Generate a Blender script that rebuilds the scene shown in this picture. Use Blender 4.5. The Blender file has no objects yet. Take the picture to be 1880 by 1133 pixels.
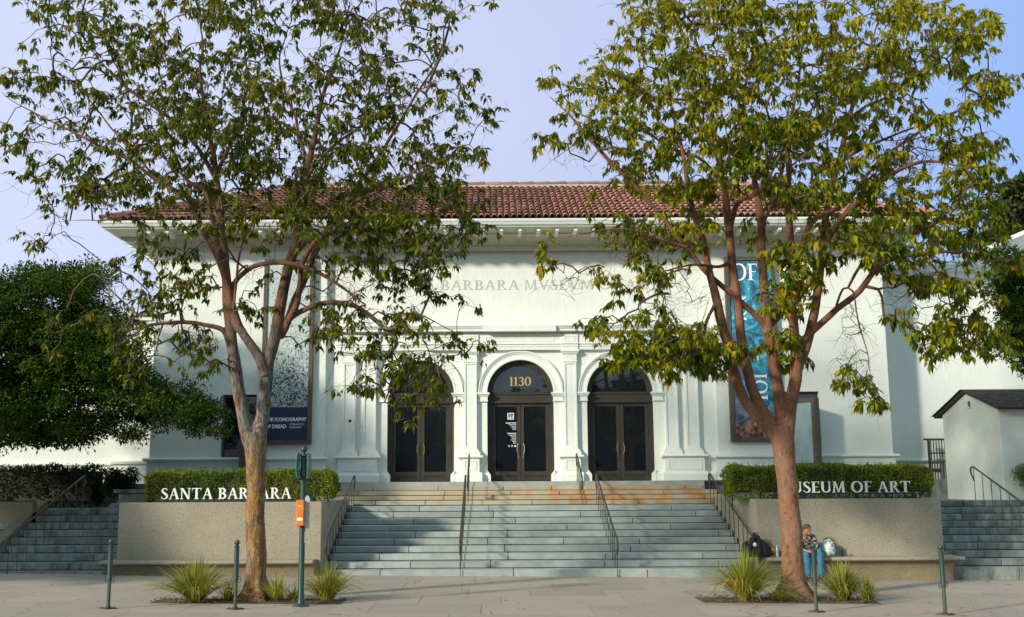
import bpy, bmesh, math, random
import numpy as np
from mathutils import Vector, Matrix, noise as mnoise
PI=math.pi
random.seed(7)
C=bpy.context.scene.collection
S=bpy.context.scene
# ------------------------------------------------------------------ camera
FPX=1991.3; TH=math.radians(9.06); XP=904.9; RO=math.radians(.32); CAM=(-.83,-25.8,2.18)
cd=bpy.data.cameras.new('camera'); cam=bpy.data.objects.new('camera',cd); C.objects.link(cam); S.camera=cam
cd.sensor_width=36; cd.lens=FPX/1880*36; cd.shift_x=(940-XP)/1880; cd.clip_end=2000; cd.clip_start=.1
cam.location=CAM
cam.rotation_euler=(Matrix.Rotation(PI/2+TH,4,'X')@Matrix.Rotation(-RO,4,'Z')).to_euler()
S.render.resolution_x=1024; S.render.resolution_y=617
_c,_s=math.cos(TH),math.sin(TH); _cr,_sr=math.cos(RO),math.sin(RO)
def _ray(px,py):
    U=px-XP; V=py-566.5; u=U*_cr-V*_sr; v=U*_sr+V*_cr
    return u/FPX,_c+v/FPX*_s,_s-v/FPX*_c
def P(px,py,Y):
    a,b,d=_ray(px,py); t=(Y-CAM[1])/b
    return (CAM[0]+a*t,Y,CAM[2]+d*t)
# ------------------------------------------------------------------ sky and sun
SUN_EL=math.radians(21); SUN_AZ=math.radians(50)   # azimuth to the left of the viewer's back
w=bpy.data.worlds.new('World'); S.world=w; w.use_nodes=True
nt=w.node_tree; bg=nt.nodes['Background']
sky=nt.nodes.new('ShaderNodeTexSky'); sky.sky_type='NISHITA'; sky.sun_disc=False
sky.sun_elevation=SUN_EL; sky.sun_rotation=math.atan2(-math.sin(SUN_AZ),-math.cos(SUN_AZ)); sky.air_density=1.2; sky.dust_density=1.5; sky.ozone_density=2
geo=nt.nodes.new('ShaderNodeNewGeometry'); sep=nt.nodes.new('ShaderNodeSeparateXYZ')
tc=nt.nodes.new('ShaderNodeTexCoord'); nt.links.new(tc.outputs['Generated'],sep.inputs[0])
# thin high veil of cloud: paler to the left, bluer to the right
rmp=nt.nodes.new('ShaderNodeValToRGB'); mr=nt.nodes.new('ShaderNodeMapRange')
mr.inputs['From Min'].default_value=-.42; mr.inputs['From Max'].default_value=.46
nt.links.new(sep.outputs['X'],mr.inputs['Value']); nt.links.new(mr.outputs[0],rmp.inputs[0])
e=rmp.color_ramp.elements; e[0].position=0; e[0].color=(5.7,6.3,8.4,1); e[1].position=1; e[1].color=(2.5,4.1,7.8,1)
k=e.new(.5); k.color=(5.2,5.65,7.8,1); k=e.new(.75); k.color=(4.1,4.95,7.7,1)
# unseen sky behind the viewer and overhead, tinted teal to cool the shade
r2=nt.nodes.new('ShaderNodeMapRange'); r2.inputs['From Min'].default_value=.25; r2.inputs['From Max'].default_value=.75; nt.links.new(sep.outputs['Y'],r2.inputs['Value'])
mb=nt.nodes.new('ShaderNodeMix'); mb.data_type='RGBA'; mb.inputs[6].default_value=(4.3,6.2,7.2,1); nt.links.new(r2.outputs[0],mb.inputs[0]); nt.links.new(rmp.outputs[0],mb.inputs[7])
cn=nt.nodes.new('ShaderNodeTexNoise'); cn.inputs['Scale'].default_value=2.2; cn.inputs['Detail'].default_value=5; nt.links.new(tc.outputs['Generated'],cn.inputs['Vector'])
cm=nt.nodes.new('ShaderNodeMapRange'); cm.inputs['From Min'].default_value=.3; cm.inputs['From Max'].default_value=.7; cm.inputs['To Min'].default_value=.78; cm.inputs['To Max'].default_value=.96
nt.links.new(cn.outputs['Fac'],cm.inputs['Value'])
mx=nt.nodes.new('ShaderNodeMix'); mx.data_type='RGBA'
nt.links.new(cm.outputs[0],mx.inputs[0]); nt.links.new(sky.outputs[0],mx.inputs[6]); nt.links.new(mb.outputs[2],mx.inputs[7])
nt.links.new(mx.outputs[2],bg.inputs[0]); bg.inputs[1].default_value=.1
ld=bpy.data.lights.new('sun','SUN'); ld.energy=3.6; ld.angle=math.radians(4.5); ld.color=(1.0,.93,.77)
sun=bpy.data.objects.new('sun',ld); C.objects.link(sun)
sv=Vector((-math.sin(SUN_AZ)*math.cos(SUN_EL),-math.cos(SUN_AZ)*math.cos(SUN_EL),math.sin(SUN_EL)))
sun.rotation_euler=sv.to_track_quat('Z','Y').to_euler(); sun.location=(-20,-30,20)
S.view_settings.view_transform='Standard'; S.view_settings.look='None'; S.view_settings.exposure=0.36; S.view_settings.gamma=1
S.render.engine='CYCLES'
S.cycles.max_bounces=6; S.cycles.transparent_max_bounces=8
# ------------------------------------------------------------------ helpers
def tag(o,label=None,cat=None,group=None,kind=None):
    if label: o['label']=label
    if cat: o['category']=cat
    if group: o['group']=group
    if kind: o['kind']=kind
    return o
def thing(name,loc,label,cat,group=None):
    o=bpy.data.objects.new(name,None); C.objects.link(o); o.location=loc; o.empty_display_size=.2
    return tag(o,label,cat,group)
def wloc(o):
    v=Vector((0,0,0))
    while o: v+=o.location; o=o.parent
    return v
class MB:
    def __init__(s): s.v=[]; s.f=[]
    def add(s,vs,fs):
        n=len(s.v); s.v+=[tuple(v) for v in vs]; s.f+=[tuple(i+n for i in f) for f in fs]; return s
    def box(s,x0,x1,y0,y1,z0,z1):
        if x0>x1:x0,x1=x1,x0
        if y0>y1:y0,y1=y1,y0
        if z0>z1:z0,z1=z1,z0
        return s.add([(x0,y0,z0),(x1,y0,z0),(x1,y1,z0),(x0,y1,z0),(x0,y0,z1),(x1,y0,z1),(x1,y1,z1),(x0,y1,z1)],
          [(0,3,2,1),(4,5,6,7),(0,1,5,4),(1,2,6,5),(2,3,7,6),(3,0,4,7)])
    def prismx(s,x0,x1,prof):          # closed profile (y,z) swept along X
        n=len(prof); a=sum(prof[i][0]*prof[(i+1)%n][1]-prof[(i+1)%n][0]*prof[i][1] for i in range(n))
        if a<0: prof=prof[::-1]
        vs=[(x0,y,z) for y,z in prof]+[(x1,y,z) for y,z in prof]
        fs=[(i,(i+1)%n,(i+1)%n+n,i+n) for i in range(n)]
        fs=[tuple(reversed(f)) for f in fs]
        fs.append(tuple(range(n))[::-1]); fs.append(tuple(range(n,2*n)))
        return s.add(vs,[tuple(reversed(f)) for f in fs])
    def prismy(s,y0,y1,prof):          # closed outline (x,z) swept along Y
        n=len(prof); a=sum(prof[i][0]*prof[(i+1)%n][1]-prof[(i+1)%n][0]*prof[i][1] for i in range(n))
        if a<0: prof=prof[::-1]
        vs=[(x,y0,z) for x,z in prof]+[(x,y1,z) for x,z in prof]
        fs=[(i+n,(i+1)%n+n,(i+1)%n,i) for i in range(n)]+[tuple(range(n)),tuple(range(n,2*n))[::-1]]
        return s.add(vs,fs)
    def tube(s,pts,r,k=8,closed=False):
        pts=[Vector(p) for p in pts]; n=len(pts)
        rs=r if isinstance(r,(list,tuple)) else [r]*n
        up=None; rings=[]
        for i,p in enumerate(pts):
            d=(pts[min(i+1,n-1)]-pts[max(i-1,0)])
            if d.length<1e-9: d=Vector((0,0,1))
            d.normalize()
            if up is None: up=Vector((0,0,1)) if abs(d.z)<.9 else Vector((1,0,0))
            a=d.cross(up)
            if a.length<1e-4: a=d.cross(Vector((0,1,0)))
            a.normalize(); up=a.cross(d).normalized()
            rings.append([p+(a*math.cos(2*PI*j/k)+up*math.sin(2*PI*j/k))*rs[i] for j in range(k)])
        vs=[v for rg in rings for v in rg]; fs=[]
        for i in range(n-1):
            for j in range(k):
                fs.append((i*k+j,i*k+(j+1)%k,(i+1)*k+(j+1)%k,(i+1)*k+j))
        fs.append(tuple(range(k))[::-1]); fs.append(tuple(range((n-1)*k,n*k)))
        return s.add(vs,fs)
    def lathe(s,c,prof,k=16):          # profile (r,z) round a vertical axis at c
        vs=[];fs=[];n=len(prof)
        for r,z in prof:
            for j in range(k): vs.append((c[0]+r*math.cos(2*PI*j/k),c[1]+r*math.sin(2*PI*j/k),c[2]+z))
        for i in range(n-1):
            for j in range(k): fs.append((i*k+j,i*k+(j+1)%k,(i+1)*k+(j+1)%k,(i+1)*k+j))
        fs.append(tuple(range(k))[::-1]); fs.append(tuple(range((n-1)*k,n*k)))
        return s.add(vs,fs)
    def arc(s,cx,cz,prof,k=40,a0=0,a1=PI):   # closed profile (r,y) swept round an axis along Y
        n=len(prof);vs=[];fs=[]
        for i in range(k+1):
            t=a0+(a1-a0)*i/k
            for r,y in prof: vs.append((cx+r*math.cos(t),y,cz+r*math.sin(t)))
        for i in range(k):
            for j in range(n): fs.append((i*n+j,i*n+(j+1)%n,(i+1)*n+(j+1)%n,(i+1)*n+j))
        fs.append(tuple(range(n))[::-1]); fs.append(tuple(range(k*n,k*n+n)))
        return s.add(vs,fs)
    def blob(s,c,r,k=12,m=8,nz=0,seed=0,sc=1.5):
        vs=[];fs=[]
        for i in range(m+1):
            ph=PI*i/m
            for j in range(k):
                t=2*PI*j/k; d=Vector((math.sin(ph)*math.cos(t),math.sin(ph)*math.sin(t),math.cos(ph)))
                f=1+nz*mnoise.noise(d*sc+Vector((seed*3.1,seed,0)))
                vs.append((c[0]+d.x*r[0]*f,c[1]+d.y*r[1]*f,c[2]+d.z*r[2]*f))
        for i in range(m):
            for j in range(k): fs.append((i*k+j,(i+1)*k+j,(i+1)*k+(j+1)%k,i*k+(j+1)%k))
        return s.add(vs,fs)
    def build(s,name,mat,parent=None,smooth=False,bevel=0,fix=True):
        me=bpy.data.meshes.new(name); off=wloc(parent) if parent else Vector((0,0,0))
        me.from_pydata([(v[0]-off.x,v[1]-off.y,v[2]-off.z) for v in s.v],[],s.f)
        me.materials.append(mat)
        if fix:
            bm=bmesh.new(); bm.from_mesh(me); bmesh.ops.recalc_face_normals(bm,faces=bm.faces); bm.to_mesh(me); bm.free()
        if smooth: me.polygons.foreach_set('use_smooth',[True]*len(me.polygons))
        me.update()
        o=bpy.data.objects.new(name,me); C.objects.link(o); o.parent=parent
        if bevel:
            m=o.modifiers.new('bevel','BEVEL'); m.width=bevel; m.segments=2; m.limit_method='ANGLE'; m.angle_limit=math.radians(50)
        if smooth=='auto':
            m=o.modifiers.new('smooth','EDGE_SPLIT') ; m.split_angle=math.radians(40)
        return o
def copy_tree(o,parent=None,loc=None):
    c=o.copy(); C.objects.link(c); c.parent=parent
    if loc is not None: c.location=loc
    for ch in list(o.children): copy_tree(ch,c)
    return c
# ------------------------------------------------------------------ materials
def mat(name,col,rough=.8,col2=None,nscale=3,ndetail=6,bump=0,bscale=40,metal=0,stretch=None,spec=None,contrast=.25,bdetail=5,speck=None,fine=None):
    m=bpy.data.materials.new(name); m.use_nodes=True; t=m.node_tree; b=t.nodes['Principled BSDF']
    b.inputs['Roughness'].default_value=rough; b.inputs['Metallic'].default_value=metal
    if spec is not None: b.inputs['Specular IOR Level'].default_value=spec
    tc=t.nodes.new('ShaderNodeTexCoord'); src=tc.outputs['Object']
    if stretch:
        mp=t.nodes.new('ShaderNodeMapping'); mp.inputs['Scale'].default_value=stretch; t.links.new(src,mp.inputs[0]); src=mp.outputs[0]
    out=None
    if col2 is not None:
        n=t.nodes.new('ShaderNodeTexNoise'); n.inputs['Scale'].default_value=nscale; n.inputs['Detail'].default_value=ndetail; n.inputs['Roughness'].default_value=.6
        t.links.new(src,n.inputs['Vector'])
        r=t.nodes.new('ShaderNodeValToRGB'); r.color_ramp.elements[0].position=.5-contrast/2; r.color_ramp.elements[1].position=.5+contrast/2
        r.color_ramp.elements[0].color=(*col,1); r.color_ramp.elements[1].color=(*col2,1)
        t.links.new(n.outputs['Fac'],r.inputs[0]); out=r.outputs[0]
    else:
        b.inputs['Base Color'].default_value=(*col,1)
    if fine:   # fine grain (scale, colour, amount)
        n=t.nodes.new('ShaderNodeTexNoise'); n.inputs['Scale'].default_value=fine[0]; n.inputs['Detail'].default_value=3
        t.links.new(src,n.inputs['Vector'])
        mr=t.nodes.new('ShaderNodeMapRange'); mr.inputs['From Min'].default_value=.4; mr.inputs['From Max'].default_value=.65; mr.inputs['To Max'].default_value=fine[2]; t.links.new(n.outputs['Fac'],mr.inputs['Value'])
        x=t.nodes.new('ShaderNodeMix'); x.data_type='RGBA'; t.links.new(mr.outputs[0],x.inputs[0])
        if out: t.links.new(out,x.inputs[6])
        else: x.inputs[6].default_value=(*col,1)
        x.inputs[7].default_value=(*fine[1],1); out=x.outputs[2]
    if speck:  # pebbles (scale, colour, size)
        n=t.nodes.new('ShaderNodeTexVoronoi'); n.inputs['Scale'].default_value=speck[0]; t.links.new(src,n.inputs['Vector'])
        lt=t.nodes.new('ShaderNodeMapRange'); lt.inputs['From Min'].default_value=speck[2]; lt.inputs['From Max'].default_value=speck[2]*.6
        t.links.new(n.outputs['Distance'],lt.inputs['Value'])
        n2=t.nodes.new('ShaderNodeSeparateColor'); t.links.new(n.outputs['Color'],n2.inputs[0])
        g=t.nodes.new('ShaderNodeMath'); g.operation='GREATER_THAN'; g.inputs[1].default_value=speck[3] if len(speck)>3 else .6; t.links.new(n2.outputs[0],g.inputs[0])
        ml=t.nodes.new('ShaderNodeMath'); ml.operation='MULTIPLY'; t.links.new(g.outputs[0],ml.inputs[0]); t.links.new(lt.outputs[0],ml.inputs[1])
        x=t.nodes.new('ShaderNodeMix'); x.data_type='RGBA'; t.links.new(ml.outputs[0],x.inputs[0])
        if out: t.links.new(out,x.inputs[6])
        else: x.inputs[6].default_value=(*col,1)
        x.inputs[7].default_value=(*speck[1],1); out=x.outputs[2]
    if out: t.links.new(out,b.inputs['Base Color'])
    if bump:
        n=t.nodes.new('ShaderNodeTexNoise'); n.inputs['Scale'].default_value=bscale; n.inputs['Detail'].default_value=bdetail; t.links.new(src,n.inputs['Vector'])
        bp=t.nodes.new('ShaderNodeBump'); bp.inputs['Strength'].default_value=bump; bp.inputs['Distance'].default_value=.02
        t.links.new(n.outputs['Fac'],bp.inputs['Height']); t.links.new(bp.outputs[0],b.inputs['Normal'])
    return m
def island(m,amount=.25,hue=None):
    """vary the base colour a little from loose piece to loose piece"""
    t=m.node_tree; b=t.nodes['Principled BSDF']; g=t.nodes.new('ShaderNodeNewGeometry')
    mr=t.nodes.new('ShaderNodeMapRange'); mr.inputs['To Min'].default_value=1-amount; mr.inputs['To Max'].default_value=1+amount; t.links.new(g.outputs['Random Per Island'],mr.inputs['Value'])
    x=t.nodes.new('ShaderNodeMix'); x.data_type='RGBA'; x.blend_type='MULTIPLY'; x.inputs[0].default_value=1
    if b.inputs['Base Color'].links: t.links.new(b.inputs['Base Color'].links[0].from_socket,x.inputs[6])
    else: x.inputs[6].default_value=b.inputs['Base Color'].default_value
    cc=t.nodes.new('ShaderNodeCombineColor')
    for i in range(3): t.links.new(mr.outputs[0],cc.inputs[i])
    t.links.new(cc.outputs[0],x.inputs[7]); t.links.new(x.outputs[2],b.inputs['Base Color'])
    return m
def leafmat(name,cols,trans=.35,rough=.45,topmost=None):
    """leaf colour picked per leaf, with light passing through"""
    m=bpy.data.materials.new(name); m.use_nodes=True; t=m.node_tree; b=t.nodes['Principled BSDF']
    g=t.nodes.new('ShaderNodeNewGeometry'); r=t.nodes.new('ShaderNodeValToRGB'); t.links.new(g.outputs['Random Per Island'],r.inputs[0])
    e=r.color_ramp.elements; e[0].position=0; e[0].color=(*cols[0],1); e[1].position=1; e[1].color=(*cols[-1],1)
    for i,cc in enumerate(cols[1:-1]): k=e.new((i+1)/(len(cols)-1)); k.color=(*cc,1)
    # clumps: greener and yellower patches through the crown
    tc=t.nodes.new('ShaderNodeTexCoord'); n=t.nodes.new('ShaderNodeTexNoise'); n.inputs['Scale'].default_value=1.1; n.inputs['Detail'].default_value=2; t.links.new(tc.outputs['Object'],n.inputs['Vector'])
    hs=t.nodes.new('ShaderNodeHueSaturation'); mr=t.nodes.new('ShaderNodeMapRange'); mr.inputs['From Min'].default_value=.35; mr.inputs['From Max'].default_value=.68; mr.inputs['To Min'].default_value=.525; mr.inputs['To Max'].default_value=.46
    mv=t.nodes.new('ShaderNodeMapRange'); mv.inputs['From Min'].default_value=.35; mv.inputs['From Max'].default_value=.68; mv.inputs['To Min'].default_value=.7; mv.inputs['To Max'].default_value=1.35; t.links.new(n.outputs['Fac'],mv.inputs['Value']); t.links.new(mv.outputs[0],hs.inputs['Value'])
    t.links.new(n.outputs['Fac'],mr.inputs['Value']); t.links.new(mr.outputs[0],hs.inputs['Hue']); t.links.new(r.outputs[0],hs.inputs['Color'])
    src=hs.outputs[0]
    if topmost:   # yellower leaves towards the top of the crown: (z0,z1,colour,amount)
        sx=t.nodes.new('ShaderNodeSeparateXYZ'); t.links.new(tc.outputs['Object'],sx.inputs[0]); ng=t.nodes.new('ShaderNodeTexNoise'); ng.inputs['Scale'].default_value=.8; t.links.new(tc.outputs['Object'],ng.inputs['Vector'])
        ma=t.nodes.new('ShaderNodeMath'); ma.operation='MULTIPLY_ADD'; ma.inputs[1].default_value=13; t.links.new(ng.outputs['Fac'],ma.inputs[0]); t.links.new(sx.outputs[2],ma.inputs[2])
        my=t.nodes.new('ShaderNodeMapRange'); my.inputs['From Min'].default_value=topmost[0]+6.5; my.inputs['From Max'].default_value=topmost[1]+6.5; my.inputs['To Max'].default_value=topmost[3]; t.links.new(ma.outputs[0],my.inputs['Value'])
        xm=t.nodes.new('ShaderNodeMix'); xm.data_type='RGBA'; t.links.new(my.outputs[0],xm.inputs[0]); t.links.new(src,xm.inputs[6]); xm.inputs[7].default_value=(*topmost[2],1); src=xm.outputs[2]
    t.links.new(src,b.inputs['Base Color']); b.inputs['Roughness'].default_value=rough; b.inputs['Specular IOR Level'].default_value=.22
    b.inputs['Specular IOR Level'].default_value=.2; tr=t.nodes.new('ShaderNodeBsdfTranslucent'); t.links.new(src,tr.inputs[0])
    mx=t.nodes.new('ShaderNodeMixShader'); mx.inputs[0].default_value=trans
    o=t.nodes['Material Output']; t.links.new(b.outputs[0],mx.inputs[1]); t.links.new(tr.outputs[0],mx.inputs[2]); t.links.new(mx.outputs[0],o.inputs[0])
    return m
M={}
M['stucco']=mat('white_stucco',(.83,.845,.80),.9,(.70,.725,.68),1.1,bump=.4,bscale=12,contrast=.7,bdetail=8,stretch=(1,1,.45),fine=(7,(.70,.72,.66),.35))
M['trimw']=mat('white_plaster_trim',(.82,.84,.80),.85,(.73,.76,.72),2.2,fine=(11,(.66,.67,.62),.3),stretch=(1,1,.5),bump=.12,bscale=60,contrast=.5)
M['cream']=mat('cream_soffit_paint',(.70,.64,.50),.85,(.62,.58,.48),4,bump=.1,bscale=50)
M['stucco2']=mat('gatehouse_stucco',(.80,.81,.74),.9,(.70,.72,.66),2,bump=.5,bscale=9,contrast=.5)
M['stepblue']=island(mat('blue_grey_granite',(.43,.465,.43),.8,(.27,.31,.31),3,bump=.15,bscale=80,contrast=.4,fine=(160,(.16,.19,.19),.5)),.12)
M['stepside']=island(mat('weathered_shaded_granite',(.31,.33,.29),.85,(.085,.10,.10),5,bump=.15,bscale=80,stretch=(1,1,.35),contrast=.3,fine=(160,(.16,.19,.19),.5)),.1)  # weathered stone, its dark stains deepened to stand in for shade on the steps
M['steptan']=island(mat('rust_stained_stone',(.50,.41,.28),.8,(.38,.36,.29),1.6,bump=.15,bscale=80,contrast=.35,fine=(120,(.30,.22,.12),.4)),.1)
def rust(m):
    t=m.node_tree; b=t.nodes['Principled BSDF']; tc=t.nodes.new('ShaderNodeTexCoord'); mp=t.nodes.new('ShaderNodeMapping'); mp.inputs['Scale'].default_value=(1.3,.4,.35); t.links.new(tc.outputs['Object'],mp.inputs[0])
    n=t.nodes.new('ShaderNodeTexNoise'); n.inputs['Scale'].default_value=1.6; n.inputs['Detail'].default_value=6; t.links.new(mp.outputs[0],n.inputs['Vector'])
    sx=t.nodes.new('ShaderNodeSeparateXYZ'); t.links.new(tc.outputs['Object'],sx.inputs[0])
    g=t.nodes.new('ShaderNodeMapRange'); g.inputs['From Min'].default_value=-4; g.inputs['From Max'].default_value=3; g.inputs['To Min'].default_value=-.12; g.inputs['To Max'].default_value=.10; t.links.new(sx.outputs[0],g.inputs['Value'])
    a=t.nodes.new('ShaderNodeMath'); a.operation='ADD'; t.links.new(n.outputs['Fac'],a.inputs[0]); t.links.new(g.outputs[0],a.inputs[1])
    mr=t.nodes.new('ShaderNodeMapRange'); mr.inputs['From Min'].default_value=.52; mr.inputs['From Max'].default_value=.72; mr.inputs['To Max'].default_value=.85; t.links.new(a.outputs[0],mr.inputs['Value'])
    x=t.nodes.new('ShaderNodeMix'); x.data_type='RGBA'; t.links.new(b.inputs['Base Color'].links[0].from_socket,x.inputs[6]); x.inputs[7].default_value=(.48,.22,.05,1)
    t.links.new(mr.outputs[0],x.inputs[0]); t.links.new(x.outputs[2],b.inputs['Base Color'])
rust(M['steptan'])
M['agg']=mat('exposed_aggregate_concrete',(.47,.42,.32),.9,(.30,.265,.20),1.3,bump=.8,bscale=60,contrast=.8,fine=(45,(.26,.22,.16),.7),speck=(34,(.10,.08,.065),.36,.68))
M['aggdark']=mat('dark_aggregate_concrete',(.33,.26,.15),.9,(.22,.18,.12),3,bump=.9,bscale=50,contrast=.5,fine=(50,(.12,.10,.07),.6))  # darker brown concrete for the bench bases and the low wall
M['pave']=mat('pinkish_flagstone',(.41,.325,.245),.85,(.30,.26,.21),.7,bump=.15,bscale=30,contrast=.7,fine=(5,(.33,.27,.22),.5),speck=(6,(.16,.14,.12),.10,.75))
M['joint']=mat('dark_joint',(.10,.09,.08),.95)
M['asphalt']=mat('asphalt',(.05,.05,.052),.9,(.065,.065,.065),6,bump=.3,bscale=120)
M['earth']=mat('dry_soil',(.12,.08,.05),.95,(.06,.04,.025),9,bump=1,bscale=30)
M['tile']=island(mat('terracotta_tile',(.34,.145,.10),.8,(.24,.105,.08),2.5,bump=.2,bscale=50,contrast=.5,fine=(30,(.42,.25,.18),.35)),.28)
M['tilepan']=mat('dark_terracotta_pan',(.17,.05,.035),.9,(.10,.04,.03),6)
M['bronze']=mat('dark_bronze_frame',(.050,.045,.036),.5,(.038,.034,.028),3,spec=.3)
M['brownframe']=mat('brown_metal_frame',(.10,.078,.058),.6,(.075,.06,.045),4)
M['glass']=mat('dark_glass',(.008,.011,.015),.03,spec=1.0)
M['glassint']=mat('case_glass',(.35,.43,.42),.08,(.18,.27,.32),2.2,contrast=.5,spec=.6,stretch=(1,1,.5))
M['rail']=mat('dark_railing_paint',(.055,.048,.042),.45,(.035,.03,.028),14)
M['railg']=mat('green_grey_railing_paint',(.06,.085,.08),.45,(.04,.055,.055),14)
M['brass']=mat('brass',(.25,.17,.07),.35,metal=.8)
M['steel']=mat('steel',(.35,.34,.32),.35,metal=.7)
M['gold']=mat('gold_leaf',(.55,.36,.12),.45)
M['white']=mat('white_letter_paint',(.86,.88,.88),.6)
M['engrave']=mat('shadow_grey_letter',(.50,.51,.47),.9)  # grey paints in the shadow that carved grooves would hold
M['navy']=mat('navy_banner_print',(.012,.025,.06),.7,(.016,.032,.075),5)
M['black']=mat('black_fabric',(.012,.012,.016),.85,(.02,.02,.024),20,bump=.4,bscale=40)
M['teal']=mat('teal_paint',(.02,.16,.15),.45,(.015,.12,.12),8)
M['greenpole']=mat('dark_green_paint',(.018,.055,.055),.4,(.03,.05,.04),9,stretch=(1,1,.4))
M['polelow']=mat('worn_olive_paint',(.06,.085,.03),.5,(.045,.045,.04),9,stretch=(1,1,.4))
M['orange']=mat('orange_paint',(.72,.20,.012),.5,(.62,.16,.01),8)
M['plate']=mat('sign_plate',(.42,.47,.47),.5)
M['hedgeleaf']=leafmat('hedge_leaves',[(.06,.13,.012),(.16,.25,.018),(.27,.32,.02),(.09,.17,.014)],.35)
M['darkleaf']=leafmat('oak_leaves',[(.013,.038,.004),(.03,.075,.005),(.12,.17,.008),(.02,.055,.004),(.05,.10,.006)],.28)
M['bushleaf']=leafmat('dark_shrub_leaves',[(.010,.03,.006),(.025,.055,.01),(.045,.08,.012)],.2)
M['leafL']=leafmat('left_tree_leaves',[(.018,.05,.004),(.055,.10,.005),(.18,.205,.007),(.035,.075,.004),(.33,.28,.011),(.022,.058,.004)],.45,.45,topmost=(6,14,(.24,.25,.006),.35))
M['leafR']=leafmat('right_tree_leaves',[(.028,.085,.004),(.11,.19,.005),(.36,.35,.006),(.05,.12,.004),(.52,.42,.008),(.04,.10,.004)],.48,.45,topmost=(7.5,14,(.46,.38,.006),.55))
M['pineleaf']=leafmat('pine_needles',[(.04,.06,.02),(.08,.09,.03),(.06,.08,.03)],.15)
M['grassb']=leafmat('clump_grass_blades',[(.18,.23,.02),(.42,.42,.05),(.52,.46,.10),(.12,.18,.015)],.35)
M['twig']=mat('grey_twig',(.13,.085,.06),.85,(.08,.055,.045),6)
M['shingle']=island(mat('weathered_shingle',(.10,.075,.06),.9,(.05,.04,.035),8,bump=.5,bscale=60,stretch=(1,4,1)),.3)
M['barkdark']=mat('dark_oak_bark',(.06,.05,.04),.9,(.03,.025,.02),8,bump=.8,bscale=20)
def barkmat(name,stops,noise_scale,stretch,patch=None,bump=.5,zmix=None,zmix2=None):
    m=bpy.data.materials.new(name); m.use_nodes=True; t=m.node_tree; b=t.nodes['Principled BSDF']; b.inputs['Roughness'].default_value=.8
    tc=t.nodes.new('ShaderNodeTexCoord'); mp=t.nodes.new('ShaderNodeMapping'); mp.inputs['Scale'].default_value=stretch; t.links.new(tc.outputs['Object'],mp.inputs[0])
    def nz(sc,det,ds=0):
        n=t.nodes.new('ShaderNodeTexNoise'); n.inputs['Scale'].default_value=sc; n.inputs['Detail'].default_value=det; n.inputs['Distortion'].default_value=ds; n.inputs['Roughness'].default_value=.62; t.links.new(mp.outputs[0],n.inputs['Vector']); return n
    def ramp(src,st,const=False):
        r=t.nodes.new('ShaderNodeValToRGB'); e=r.color_ramp.elements; 
        if const: r.color_ramp.interpolation='LINEAR'
        e[0].position=st[0][0]; e[0].color=(*st[0][1],1); e[1].position=st[-1][0]; e[1].color=(*st[-1][1],1)
        for p,cc in st[1:-1]: k=e.new(p); k.color=(*cc,1)
        t.links.new(src,r.inputs[0]); return r
    n1=nz(noise_scale,7,1.2); r1=ramp(n1.outputs['Fac'],stops); out=r1.outputs[0]
    if zmix:   # smoother, younger bark higher up: (z0,z1,stops)
        r2=ramp(nz(noise_scale*.6,4).outputs['Fac'],zmix[2]); sx=t.nodes.new('ShaderNodeSeparateXYZ'); t.links.new(tc.outputs['Object'],sx.inputs[0])
        ad=t.nodes.new('ShaderNodeMath'); ad.operation='MULTIPLY_ADD'; t.links.new(nz(1.2,4).outputs['Fac'],ad.inputs[0]); ad.inputs[1].default_value=3.2; t.links.new(sx.outputs[2],ad.inputs[2])
        mr=t.nodes.new('ShaderNodeMapRange'); mr.inputs['From Min'].default_value=zmix[0]+1.6; mr.inputs['From Max'].default_value=zmix[1]+1.6; t.links.new(ad.outputs[0],mr.inputs['Value'])
        x=t.nodes.new('ShaderNodeMix'); x.data_type='RGBA'; t.links.new(mr.outputs[0],x.inputs[0]); t.links.new(out,x.inputs[6]); t.links.new(r2.outputs[0],x.inputs[7]); out=x.outputs[2]
    if zmix2:
        r3=ramp(nz(noise_scale*.7,5,1).outputs['Fac'],zmix2[2]); mr=t.nodes.new('ShaderNodeMapRange'); mr.inputs['From Min'].default_value=zmix2[0]+1.6; mr.inputs['From Max'].default_value=zmix2[1]+1.6; t.links.new(ad.outputs[0],mr.inputs['Value'])
        x=t.nodes.new('ShaderNodeMix'); x.data_type='RGBA'; t.links.new(mr.outputs[0],x.inputs[0]); t.links.new(out,x.inputs[6]); t.links.new(r3.outputs[0],x.inputs[7]); out=x.outputs[2]
    # thin dark fissures
    v=nz(noise_scale*3.2,8,2.0); mr=t.nodes.new('ShaderNodeMapRange'); mr.inputs['From Min'].default_value=.36; mr.inputs['From Max'].default_value=.47; mr.inputs['To Min'].default_value=.45; t.links.new(v.outputs['Fac'],mr.inputs['Value'])
    x=t.nodes.new('ShaderNodeMix'); x.data_type='RGBA'; x.blend_type='MULTIPLY'; x.inputs[0].default_value=1; cc=t.nodes.new('ShaderNodeCombineColor')
    for i in range(3): t.links.new(mr.outputs[0],cc.inputs[i])
    t.links.new(out,x.inputs[6]); t.links.new(cc.outputs[0],x.inputs[7]); t.links.new(x.outputs[2],b.inputs['Base Color'])
    bp=t.nodes.new('ShaderNodeBump'); bp.inputs['Strength'].default_value=bump; bp.inputs['Distance'].default_value=.03
    t.links.new(v.outputs['Fac'],bp.inputs['Height']); t.links.new(bp.outputs[0],b.inputs['Normal'])
    return m
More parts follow.
